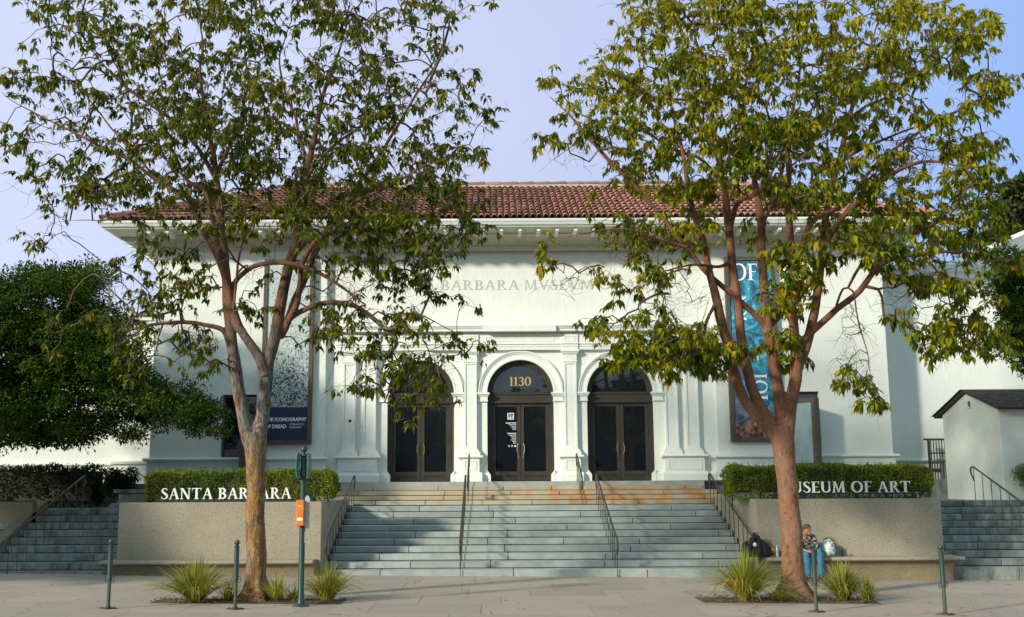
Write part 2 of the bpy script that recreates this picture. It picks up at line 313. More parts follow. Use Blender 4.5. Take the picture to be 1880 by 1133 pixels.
M['barkL']=barkmat('peeling_grey_orange_bark',[(.30,(.05,.035,.025)),(.38,(.22,.19,.15)),(.45,(.16,.075,.035)),(.52,(.30,.14,.045)),(.58,(.38,.22,.06)),(.63,(.24,.21,.18)),(.72,(.12,.055,.03))],4.2,(1.3,1.3,.45),bump=1.0,
   zmix=(2.0,3.0,[(.34,(.02,.017,.015)),(.41,(.05,.042,.036)),(.46,(.20,.18,.15)),(.52,(.08,.07,.06)),(.56,(.24,.22,.19)),(.62,(.17,.08,.04)),(.68,(.04,.03,.025))]),
   zmix2=(4.2,5.4,[(.34,(.04,.028,.02)),(.45,(.15,.065,.032)),(.56,(.22,.10,.048)),(.68,(.07,.05,.04))]))
M['barkR']=barkmat('smooth_cinnamon_bark',[(.30,(.04,.03,.025)),(.37,(.13,.06,.04)),(.43,(.27,.12,.055)),(.52,(.25,.115,.065)),(.60,(.20,.125,.10)),(.64,(.30,.15,.06)),(.70,(.42,.25,.06)),(.76,(.16,.12,.10))],3.0,(1.2,1.2,.5),bump=.8,
   zmix=(2.5,4.0,[(.30,(.13,.055,.03)),(.5,(.23,.095,.045)),(.7,(.28,.13,.07))]))

# ------------------------------------------------------------------ ground
def gz(x): return -.012*max(-40,min(40,x))
def sheet(name,x0,x1,y0,y1,dz,m,nx=24,ny=6,kind='structure'):
    b=MB(); vs=[];fs=[]
    for j in range(ny+1):
        for i in range(nx+1):
            x=x0+(x1-x0)*i/nx; vs.append((x,y0+(y1-y0)*j/ny,gz(x)+dz))
    for j in range(ny):
        for i in range(nx): a=j*(nx+1)+i; fs.append((a,a+1,a+nx+2,a+nx+1))
    b.add(vs,fs); o=b.build(name,m,fix=False); tag(o,kind=kind); return o
sheet('ground',-600,600,-500,700,-.20,M['earth'],60,4)
sheet('road',-300,300,-22.5,-8.6,-.15,M['asphalt'],40,2)
# sidewalk as irregular slabs of flagstone over a dark bed
sheet('pavement',-40,40,-8.45,1.2,-.012,M['joint'],40,2)
kb=MB()
for i in range(40): kb.box(-40+i*2+.004,-38+i*2-.004,-8.6,-8.44,gz(-39+i*2)-.3,gz(-39+i*2)+.0)
tag(kb.build('kerb',M['agg'],bevel=.01),kind='structure')
PITS=[(-6.95,-3.55,-6.0,-5.05),(3.0,6.35,-5.35,-4.2)]
def pave():
    rnd=random.Random(3); b=MB(); ys=[-8.44]
    while ys[-1]<.3: ys.append(ys[-1]+rnd.choice([1.15,1.3,1.5]))
    for j in range(len(ys)-1):
        x=-26+rnd.random()
        while x<26:
            L=rnd.choice([1.2,1.5,1.9,2.3]); x1=x+L
            skew=rnd.uniform(-.02,.02)
            g=.004
            y0,y1=ys[j]+g,ys[j+1]-g
            def z(x): return gz(x)
            dz=rnd.uniform(0,.0015)
            rects=[(x+g,x1-g,y0,y1)]
            for p in PITS:
                nr=[]
                for (a,c,d,e) in rects:
                    if c<=p[0] or a>=p[1] or e<=p[2] or d>=p[3]: nr.append((a,c,d,e)); continue
                    if a<p[0]: nr.append((a,p[0],d,e))
                    if c>p[1]: nr.append((p[1],c,d,e))
                    if d<p[2]: nr.append((max(a,p[0]),min(c,p[1]),d,p[2]))
                    if e>p[3]: nr.append((max(a,p[0]),min(c,p[1]),p[3],e))
                rects=nr
            for (a,c,d,e) in rects:
                if c-a<.02 or e-d<.02: continue
                b.add([(a,d,z(a)+dz),(c,d,z(c)+dz),(c,e,z(c)+dz),(a,e,z(a)+dz),(a,d,z(a)-.06),(c,d,z(c)-.06),(c,e,z(c)-.06),(a,e,z(a)-.06)],[(0,1,2,3),(0,4,5,1),(1,5,6,2),(2,6,7,3),(3,7,4,0)])
            x=x1
    m=M['pave']; island(m,.09)
    # patches of pinker stone and winding cracks
    t=m.node_tree; bs=t.nodes['Principled BSDF']; tc=t.nodes.new('ShaderNodeTexCoord')
    n=t.nodes.new('ShaderNodeTexNoise'); n.inputs['Scale'].default_value=.55; n.inputs['Detail'].default_value=4; t.links.new(tc.outputs['Object'],n.inputs['Vector'])
    mr=t.nodes.new('ShaderNodeMapRange'); mr.inputs['From Min'].default_value=.52; mr.inputs['From Max'].default_value=.7; mr.inputs['To Max'].default_value=.6; t.links.new(n.outputs['Fac'],mr.inputs['Value'])
    x=t.nodes.new('ShaderNodeMix'); x.data_type='RGBA'; t.links.new(bs.inputs['Base Color'].links[0].from_socket,x.inputs[6]); x.inputs[7].default_value=(.44,.29,.23,1); t.links.new(mr.outputs[0],x.inputs[0])
    wv=t.nodes.new('ShaderNodeTexVoronoi'); wv.feature='DISTANCE_TO_EDGE'; wv.inputs['Scale'].default_value=.5
    ad=t.nodes.new('ShaderNodeVectorMath'); ad.operation='ADD'; n3=t.nodes.new('ShaderNodeTexNoise'); n3.inputs['Scale'].default_value=1.6; n3.inputs['Detail'].default_value=7; t.links.new(tc.outputs['Object'],n3.inputs['Vector'])
    t.links.new(tc.outputs['Object'],ad.inputs[0]); t.links.new(n3.outputs['Color'],ad.inputs[1]); t.links.new(ad.outputs[0],wv.inputs['Vector'])
    m2=t.nodes.new('ShaderNodeMapRange'); m2.inputs['From Min'].default_value=.002; m2.inputs['From Max'].default_value=.009; m2.inputs['To Min'].default_value=.75; m2.inputs['To Max'].default_value=0; t.links.new(wv.outputs['Distance'],m2.inputs['Value'])
    n4=t.nodes.new('ShaderNodeTexNoise'); n4.inputs['Scale'].default_value=.35; t.links.new(tc.outputs['Object'],n4.inputs['Vector'])
    m4=t.nodes.new('ShaderNodeMapRange'); m4.inputs['From Min'].default_value=.5; m4.inputs['From Max'].default_value=.55; t.links.new(n4.outputs['Fac'],m4.inputs['Value'])
    mm=t.nodes.new('ShaderNodeMath'); mm.operation='MULTIPLY'; t.links.new(m2.outputs[0],mm.inputs[0]); t.links.new(m4.outputs[0],mm.inputs[1])
    y=t.nodes.new('ShaderNodeMix'); y.data_type='RGBA'; t.links.new(x.outputs[2],y.inputs[6]); y.inputs[7].default_value=(.09,.075,.06,1); t.links.new(mm.outputs[0],y.inputs[0]); t.links.new(y.outputs[2],bs.inputs['Base Color'])
    tag(b.build('pavement_slabs',m,fix=False),kind='structure')
pave()
def soil(p):
    b=MB(); rnd=random.Random(5); nx,ny=46,14; vs=[];fs=[]
    for j in range(ny+1):
        for i in range(nx+1):
            x=p[0]-.03+(p[1]-p[0]+.06)*i/nx; y=p[2]-.02+(p[3]-p[2]+.04)*j/ny
            ed=min(i,nx-i,j*2,(ny-j)*2)/6; vs.append((x,y,gz(x)-.025+min(ed,1)*.03+.03*mnoise.noise(Vector((x*4,y*4,1)))*min(ed,1)))
    for j in range(ny):
        for i in range(nx): a=j*(nx+1)+i; fs.append((a,a+1,a+nx+2,a+nx+1))
    for q in range(420):    # dry leaf litter and bark chips
        x=rnd.uniform(p[0],p[1]); y=rnd.uniform(p[2]-.05,p[3]); z=gz(x)+.02+rnd.random()*.02; a=rnd.random()*6; l=rnd.uniform(.02,.06); w_=l*.4; n=len(vs)
        ca,sa=math.cos(a),math.sin(a)
        vs+=[(x-ca*l,y-sa*l,z),(x+sa*w_,y-ca*w_,z+.012),(x+ca*l,y+sa*l,z+rnd.random()*.03),(x-sa*w_,y+ca*w_,z+.005)]; fs.append((n,n+1,n+2,n+3))
    b.add(vs,fs); tag(b.build('soil',soilm,fix=False),kind='structure')
soilm=island(mat('littered_soil',(.17,.10,.05),.95,(.07,.045,.03),9,bump=1,bscale=30),.5)
for p in PITS: soil(p)
# ------------------------------------------------------------------ stairs, planters, terraces
T=.49; R=.152; SX=.207; PL=2.18
stair=thing('stone_staircase',(SX,0,0),'broad blue grey stone staircase rising to the three arched doors, with rust stained upper steps','stairs')
def slab_row(b,x0,x1,y0,y1,z0,z1,rnd,lens,off):
    x=x0+off
    cuts=[x0]+[c for c in np.cumsum([off]+[rnd.choice(lens) for _ in range(30)])+x0 if x0+.3<c<x1-.3]+[x1]
    for a,c in zip(cuts[:-1],cuts[1:]):
        b.box(a+.009,c-.009,y0+rnd.uniform(-.003,.003),y1,z0+.012,z1)
def nosing(b,x0,x1,y,z): b.prismx(x0,x1,[(y-.012,z-.028),(y-.018,z-.012),(y-.010,z+.0015),(y+.02,z+.0015),(y+.02,z-.028)])
lf=MB(); rnd=random.Random(11); XL,XR=SX-5.02,SX+5.06
for k in range(10):
    y0=k*T; slab_row(lf,XL,XR,y0,y0+T+.4,(k*R if k else -.4)+.004,(k+1)*R,rnd,[1.9,2.35,2.7,3.1],[1.2,1.7][k%2]+rnd.random()*.3)
lf.build('lower_flight',M['stepblue'],stair,bevel=.010)
bk=MB()
for k in range(10): bk.box(XL+.01,XR-.01,k*T+.03,5.3,(k*R if k else -.3),(k+1)*R-.02)
bk.build('mortar_bed',M['joint'],stair)
uf=MB(); R2=(PL-10*R)/5; UX=[5.35,5.25,5.1,4.95,4.85]; y5=5.15
for k in range(5):
    z=10*R+k*R2; hw=[5.35,5.95,5.6,5.25,4.9][k]
    slab_row(uf,.0-hw,.0+hw,y5+k*.34,y5+k*.34+.8,z+.003,z+R2,rnd,[1.4,1.9,2.5,3.0],.5+rnd.random())
uf.build('upper_flight',M['steptan'],stair,bevel=.010)
# landing and terrace floors
ter=MB(); ter.box(-5.9,6.3,4.9,7.3,.0,10*R-.006); ter.box(-5.3,5.3,6.2,9.0,.5,PL-.004)
tag(ter.build('landing_floor',M['stepblue']),kind='structure')
tr=MB()
tr.box(-30,-4.9,6.60,9.0,-.4,PL-.01); tr.box(4.9,14.0,6.60,9.0,-.4,PL-.01)
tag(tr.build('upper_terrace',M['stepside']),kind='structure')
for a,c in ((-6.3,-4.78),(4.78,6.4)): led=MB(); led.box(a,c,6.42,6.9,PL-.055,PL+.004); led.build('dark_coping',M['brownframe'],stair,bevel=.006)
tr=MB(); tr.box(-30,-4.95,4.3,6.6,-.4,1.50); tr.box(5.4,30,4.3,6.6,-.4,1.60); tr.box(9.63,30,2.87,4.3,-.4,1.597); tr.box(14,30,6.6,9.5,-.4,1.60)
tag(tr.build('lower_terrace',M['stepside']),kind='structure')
def side_stairs(x0,x1,n,rise,label,tread=.48):
    o=thing('side_staircase',((x0+x1)/2,0,0),label,'stairs'); b=MB(); q=MB()
    for k in range(n):
        y0=-.1+k*tread; z0=(k*rise if k else -.5); slab_row(b,x0,x1,y0,y0+tread+.28,z0+.004,(k+1)*rise,rnd,[1.5,1.9,2.4],.7+rnd.random())
        q.box(x0,x1,y0+.03,(4.6 if tread>.4 else 3.2),z0,(k+1)*rise-.02)
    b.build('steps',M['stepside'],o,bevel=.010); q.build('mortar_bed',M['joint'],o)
side_stairs(-22,-9.62,9,.168,'stone side steps toned dark for deep shade, left of the planter wall')
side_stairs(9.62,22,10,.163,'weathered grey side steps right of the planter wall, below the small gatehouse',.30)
# planter walls with cantilevered benches
def planter(x0,x1,left,label):
    o=thing('planter_wall',((x0+x1)/2,0,gz((x0+x1)/2)),label,'planter wall')
    b=MB(); t=.22; zt=1.735
    b.prismy(-.02,t,[(x0,-.3),(x1,-.3),(x1,zt),(x0,zt)])
    b.box(x0,x0+t,t,4.9,-.3,zt) ; b.box(x1-t,x1,t,4.9,-.3,zt); b.box(x0+t,x1-t,4.5,4.9,-.3,1.5)
    b.build('wall',M['agg'],o,bevel=.012)
    s=MB(); s.box(x0+t,x1-t,t,4.5,1.3,1.66); s.build('planting_soil',M['earth'],o)
    # bench: slab with a curved corbel below, returned round the outer end
    out=-1 if left else 1; xe=x0 if left else x1; xi=x1 if left else x0
    prof=[(0,.30),(0,.43),(-.52,.43),(-.54,.415),(-.54,.375),(-.52,.355)]
    cor=[]
    for i in range(9):
        a=i/8*PI/2; cor.append((-.30-.18*(1-math.cos(a)) if False else -.52+.22*math.sin(a),.345-.26*(1-math.cos(a))))
    prof=[(-.024,.43),(-.52,.43),(-.54,.415),(-.54,.375),(-.52,.352)]
    seat=MB(); seat.prismx(x0-(.26 if left else -.1),x1+(.26 if not left else -.1),[(-.024,.352)]+prof[::-1][0:0]+[(-.52,.352),(-.54,.375),(-.54,.415),(-.52,.43),(-.024,.43)])
    seat.box(xe-.0,xe+out*.26,-.023,.30,.352,.43)
    seat.build('bench_seat',M['agg'],o,bevel=.006)
    base=MB(); ring=[]
    n=8
    lay=[]
    for i in range(n+1):
        a=i/n*PI/2; d=.20*(1-math.sin(a)); lay.append((.349-.30*(1-math.cos(a)) if i<n else .03,.03+d))
    lay.append((-.35,.03))
    vs=[];fs=[]
    for z,d in lay:
        xo=xe+out*(d+.02); 
        xa,xb=(xo,xi-.1) if left else (xi+.1,xo)
        y0=-.30-d
        vs+=[(xa,y0,z),(xb,y0,z),(xb,.2,z),(xa,.2,z)]
    for i in range(len(lay)-1):
        for j in range(4): fs.append((i*4+j,i*4+(j+1)%4,(i+1)*4+(j+1)%4,(i+1)*4+j))
    fs.append((0,1,2,3)); fs.append(tuple(len(vs)-4+i for i in range(4)))
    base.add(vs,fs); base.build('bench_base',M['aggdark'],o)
    return o
planter(-9.6,-4.86,True,'speckled concrete planter wall with a bench, left of the main staircase, under the SANTA BARBARA sign')
planter(5.30,9.62,False,'speckled concrete planter wall with a bench where a person sits, right of the main staircase')
b=MB(); b.box(-24,-12.9,3.0,3.3,0,1.72); b.prismx(-13.2,-12.9,[(0,-.2),(0,.3),(4,1.75),(4,-.2)]); 
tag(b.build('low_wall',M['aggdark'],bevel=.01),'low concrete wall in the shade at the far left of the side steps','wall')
# stone pedestal behind the left hedge
x,_,_z=P(255,905,5.2); b=MB(); o=thing('stone_pedestal',(x,5.2,1.5),'low grey stone pedestal with a flat cap at the left end of the clipped hedge','pedestal')
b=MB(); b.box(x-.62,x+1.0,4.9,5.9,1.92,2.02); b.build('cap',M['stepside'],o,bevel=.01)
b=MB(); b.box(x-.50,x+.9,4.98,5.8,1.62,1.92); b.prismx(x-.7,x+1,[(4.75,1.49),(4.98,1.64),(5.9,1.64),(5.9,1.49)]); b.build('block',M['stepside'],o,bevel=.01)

# ------------------------------------------------------------------ museum
mus=thing('museum_building',(0,7.3,PL),'white stucco museum with red tile hipped roof, wide bracketed eaves and three arched bronze doors','museum building')
ARC=[-3.06,0.0,3.06]; AR=1.02; ZS=4.86; YW=7.5; YF=7.3; ZT=9.45
def arch_wall():
    b=MB(); z0,z1=PL-.3,ZT+.3; n=28; xs0=-5.97; vs=[];
    cur=xs0
    def quad(a,c,d,e): b.add([a,c,d,e],[(0,1,2,3)])
    for cx in ARC:
        quad((cur,YW,z0),(cx-AR,YW,z0),(cx-AR,YW,z1),(cur,YW,z1))
        for i in range(n):
            t0=PI-PI*i/n; t1=PI-PI*(i+1)/n
            xa,za=cx+AR*math.cos(t0),ZS+AR*math.sin(t0); xb,zb=cx+AR*math.cos(t1),ZS+AR*math.sin(t1)
            quad((xa,YW,za),(xb,YW,zb),(xb,YW,z1),(xa,YW,z1))
            quad((xa,YW,za),(xa,YW+.5,za),(xb,YW+.5,zb),(xb,YW,zb))
        for s in (-1,1): quad((cx+s*AR,YW,z0),(cx+s*AR,YW+.5,z0),(cx+s*AR,YW+.5,ZS),(cx+s*AR,YW,ZS))
        cur=cx+AR
    quad((cur,YW,z0),(-xs0,YW,z0),(-xs0,YW,z1),(cur,YW,z1))
    # dark interior shell behind the doors keeps light out
    b.box(-5.97,5.97,8.4,8.5,z0,z1)
    return b
W1=arch_wall()
# flanks with window recesses
WX=(9.10,8.05); WZ=(2.93,4.84)
for s in (-1,1):
    xa,xb=s*11.25,s*5.97
    def bx(x0,x1,z0,z1,y0=YF,y1=7.9): W1.box(x0,x1,y0,y1,z0,z1)
    bx(xa,s*WX[0],PL-.8,ZT+.3); bx(s*WX[1],xb,PL-.8,ZT+.3); bx(s*WX[0],s*WX[1],PL-.8,WZ[0]); bx(s*WX[0],s*WX[1],WZ[1],ZT+.3)
    W1.box(s*10.95,s*11.248,7.9,13.9,PL-.8,ZT+.3)
    W1.box(s*11.0,s*5.97,8.25,8.3,PL-.8,ZT)
W1.box(-11.2,11.2,13.6,13.9,PL-.8,ZT+.3)
wall=W1.build('wall',M['stucco'],mus)
# plinth, ledges and panels of the flanks
for s in (-1,1):
    b=MB()
    for (a,c) in ((11.31,5.90),):
        b.box(s*a,s*c,YF-.06,YF-.002,PL-.8,PL+.02)
        b.box(s*a,s*c,YF-.035,YF-.002,PL+.02,2.83)
    z=2.83
    b.prismx(min(s*11.42,s*5.85),max(s*11.42,s*5.85),[(YF-.003,z),(YF-.06,z),(YF-.075,z+.025),(YF-.14,z+.04),(YF-.14,z+.075),(YF-.10,z+.085),(YF-.003,z+.115)])
    # sunken panels drawn by a raised moulding
    for (p0,p1) in ((11.0,9.5),(9.25,7.7),(7.5,6.15)):
        xa,xb=sorted((s*p0,s*p1)); za,zb=2.30,2.72
        for (q0,q1,r0,r1) in ((xa,xb,zb-.02,zb),(xa,xb,za,za+.02),(xa,xa+.02,za+.02,zb-.02),(xb-.02,xb,za+.02,zb-.02)):
            b.box(q0,q1,YF-.05,YF-.034,r0,r1)
    # sides of the projecting flank and of the block
    b.box(s*11.248,s*11.31,YF-.001,9.0,PL-.8,2.83)
    b.box(s*11.248,s*11.42,YF-.001,9.0,2.831,2.94)
    b.build('plinth',M['trimw'],mus)
# portal: plinth, pedestals, pilasters, imposts, archivolts, entablature
b=MB()
def plinth(x0,x1,yf): 
    b.box(x0,x1,yf,YW-.001,PL-.05,PL+.20); b.prismx(x0,x1,[(yf,PL+.20),(YW-.001,PL+.20),(YW-.001,PL+.27),(yf+.06,PL+.26)])
segs=[(-5.9,-4.085),(-2.035,-1.025),(1.025,2.035),(4.085,5.9)]
for (x0,x1) in segs:
    b=MB(); plinth(x0+.0,x1-.0,YW-.10); b.build('base_course',M['trimw'],mus)
ZL=2.96
def pilaster(xc,wd=.385,name='pilaster'):
    q=MB(); h=wd/2; yf=YW-.13
    q.box(xc-h,xc+h,yf+.02,YW-.002,ZL+.22,5.80)
    # raised border round the sunk face of the shaft
    for (x0,x1,z0,z1) in ((xc-h,xc-h+.05,ZL+.22,5.80),(xc+h-.05,xc+h,ZL+.22,5.80),(xc-h+.05,xc+h-.05,5.74,5.80),(xc-h+.05,xc+h-.05,ZL+.22,ZL+.28)): q.box(x0,x1,yf-.004,yf+.019,z0,z1)
    for (dx,z0,z1,dy) in ((.10,ZL+.0,ZL+.09,.08),(.075,ZL+.09,ZL+.13,.06),(.05,ZL+.13,ZL+.17,.035),(.02,ZL+.17,ZL+.22,.012)): q.box(xc-h-dx,xc+h+dx,yf-dy,YW-.002,z0+.0015,z1)
    for (dx,z0,z1,dy) in ((.025,5.80,5.83,.02),(.012,5.83,6.04,.006),(.035,6.04,6.07,.03),(.06,6.07,6.11,.05),(.085,6.11,6.17,.075)): q.box(xc-h-dx,xc+h+dx,yf-dy,YW-.002,z0+.0015,z1)
    return q.build(name,M['trimw'],mus)
for xc in (-5.24,-4.61,-1.53,1.53,4.61,5.24): pilaster(xc)
def pedestal(x0,x1):
    q=MB(); yf=YW-.20
    q.box(x0,x1,yf,YW-.002,PL+.27,ZL-.09)
    q.prismx(x0-.08,x1+.08,[(yf-.07,PL-.04),(yf-.07,PL+.19),(yf,PL+.27),(YW-.002,PL+.27),(YW-.002,PL-.04)])
    q.prismx(x0-.10,x1+.10,[(yf-.02,ZL-.09),(yf-.09,ZL-.055),(yf-.09,ZL-.02),(yf-.05,ZL),(YW-.002,ZL),(YW-.002,ZL-.09)])
    a,c,z0,z1=x0+.09,x1-.09,PL+.33,ZL-.15
    for (q0,q1,r0,r1) in ((a,c,z1-.02,z1),(a,c,z0,z0+.02),(a,a+.02,z0+.02,z1-.02),(c-.02,c,z0+.02,z1-.02)): q.box(q0,q1,yf-.014,yf+.001,r0,r1)
    return q.build('pedestal',M['trimw'],mus)
pedestal(-5.55,-4.36); pedestal(4.36,5.55); pedestal(-1.80,-1.26); pedestal(1.26,1.80)
# imposts and jamb returns
for cx in ARC:
    for s in (-1,1):
        q=MB(); x0=cx+s*(AR-.05); x1=cx+s*(AR+.33)
        for (d,z0,z1) in ((.03,ZS-.26,ZS-.235),(.035,ZS-.11,ZS-.08),(.06,ZS-.08,ZS-.04),(.09,ZS-.04,ZS+.012)):
            q.box(cx+s*(AR-d*.8),cx+s*(AR+.30+d*.3),YW-.03-d,YW+.25,z0+.001,z1)
        q.box(cx+s*(AR-.012),cx+s*(AR+.29),YW-.045,YW+.25,ZS-.235,ZS-.11)
        q.build('impost',M['trimw'],mus)
        q=MB(); q.box(cx+s*(AR-.10),cx+s*(AR+.001),YW-.11,YW+.25,PL-.05,PL+.2)
        q.prismy(YW-.11,YW+.25,[(cx+s*(AR-.10),PL+.2),(cx+s*(AR+.002),PL+.33),(cx+s*(AR+.002),PL+.2)]); q.build('jamb_base',M['trimw'],mus)
    q=MB(); y=YW-.003
    q.arc(cx,ZS,[(AR+.0,y+.1),(AR+.0,y-.05),(AR+.06,y-.05),(AR+.075,y-.035),(AR+.17,y-.04),(AR+.18,y-.06),(AR+.22,y-.075),(AR+.245,y-.095),(AR+.28,y-.095),(AR+.285,y)],k=48)
    q.build('archivolt',M['trimw'],mus,smooth=False)
e=MB(); ent=[(-5.66,5.66,0)]
def entab(x0,x1,d):
    y=YW-.14-d
    e.prismx(x0,x1,[(YW-.003,6.175),(y,6.175),(y,6.27),(y-.015,6.275),(y-.015,6.33),(y-.045,6.35),(y-.045,6.375),(y-.0,6.38),(y-.0,6.64),(y-.02,6.65),(y-.02,6.665),(YW-.003,6.665)])
    e.prismx(x0-.04,x1+.04,[(YW-.003,6.72),(y-.06,6.72),(y-.07,6.735),(y-.17,6.74),(y-.17,6.80),(y-.19,6.82),(y-.21,6.86),(y-.235,6.89),(y-.235,6.915),(YW-.003,6.96)])
entab(-5.66,5.66,0)
for (a,c) in ((-5.60,-4.30),(-1.78,-1.28),(1.28,1.78),(4.30,5.60)):
    y=YW-.14-.04
    e.prismx(a,c,[(YW-.1,6.172),(y,6.172),(y,6.272),(y-.015,6.277),(y-.015,6.332),(y-.045,6.352),(y-.045,6.377),(y,6.382),(y,6.642),(YW-.1,6.66)])
    # small framed panel in the frieze above each pilaster
    for (q0,q1,r0,r1) in ((a+.1,c-.1,6.585,6.6),(a+.1,c-.1,6.42,6.435),(a+.1,a+.115,6.435,6.585),(c-.115,c-.1,6.435,6.585)): e.box(q0,q1,y-.012,y+.001,r0,r1)
e.prismx(-1.0-.1,1.0+.1,[(YW-.1,6.718),(YW-.41,6.722),(YW-.41,6.9),(YW-.1,6.962)])
for (a,c) in ((-4.1,-2.0),(-1.05,1.05),(2.0,4.1)):
    y=YW-.14
    for (q0,q1,r0,r1) in ((a,c,6.575,6.59),(a,c,6.435,6.45),(a,a+.015,6.45,6.575),(c-.015,c,6.45,6.575)): e.box(q0,q1,y-.012,y+.001,r0,r1)
ent_o=e.build('entablature',M['trimw'],mus)
d=MB(); x=-5.64
while x<5.64: d.box(x,x+.045,YW-.185,YW-.14,6.668,6.718); x+=.083
d.box(-5.66,5.66,YW-.14,YW-.01,6.667,6.719)
d.build('dentil_course',M['cream'],ent_o)
# upper cornice: dentils, cove, soffit, brackets, fascia
YE=5.92; XE=12.55; OV=YF-YE
def ring(b,prof):   # profile (outward distance, z) run round the block with mitred corners
    n=len(prof); cs=[(-11.25,YF,-1,-1),(11.25,YF,1,-1),(11.25,13.9,1,1),(-11.25,13.9,-1,1)]
    vs=[(x+sx*o,y+sy*o,z) for (x,y,sx,sy) in cs for (o,z) in prof]; fs=[]
    for i in range(4):
        for j in range(n-1): a=i*n+j; c=((i+1)%4)*n+j; fs.append((a,c,c+1,a+1))
    b.add(vs,fs)
corn=MB(); ring(corn,[(.0,9.28),(.02,9.28),(.02,9.44),(.06,9.45),(.07,9.50),(.11,9.58),(.19,9.66),(.30,9.72),(.34,9.725),(.34,9.77),(.42,9.80)]); co=corn.build('bed_moulding',M['cream'],mus,fix=False)
d=MB(); x=-11.24
while x<11.2: d.box(x,x+.055,YF-.055,YF-.019,9.35,9.43); x+=.105
for s in (-1,1):
    y=YF
    while y<13.9: d.box(s*11.27,s*11.305,y,y+.055,9.35,9.43); y+=.105
d.build('dentil_course',M['cream'],co)
so=MB(); ring(so,[(.41,9.80),(.60,9.80),(.62,9.79),(1.25,9.79)]); so.build('soffit',M['cream'],mus,fix=False)
fa=MB(); ring(fa,[(1.20,9.785),(1.22,9.745),(1.27,9.745),(1.28,9.765),(1.31,9.785),(1.34,9.80),(1.35,9.82),(1.375,9.87),(1.40,9.90),(1.41,9.94),(1.41,9.965),(1.30,9.97)]); fa.build('fascia',M['trimw'],mus,fix=False)
def bracket(x,y,dx,dy):
    q=MB(); w=.05
    prof=[(.40,9.795),(.40,9.66),(.46,9.61),(.60,9.60),(.75,9.63),(.90,9.62),(1.05,9.59),(1.13,9.60),(1.18,9.64),(1.17,9.69),(1.19,9.71),(1.19,9.787),(.6,9.787)]
    n=len(prof); vs=[]
    for sgn in (-w,w):
        for (o,z) in prof: vs.append((x+dx*o+(sgn if dy else 0),y+dy*o+(sgn if dx else 0),z))
    q.add(vs,[tuple(range(n)),tuple(range(n,2*n))[::-1]]+[(i,(i+1)%n,(i+1)%n+n,i+n) for i in range(n)])
    return q.build('eave_bracket',M['trimw'],mus)
nb=41
for i in range(nb): bracket(-11.2+22.4*i/(nb-1),YF,0,-1)
for s in (-1,1):
    for j in range(6): bracket(s*11.25,YF+.1+j*.56,s,0)
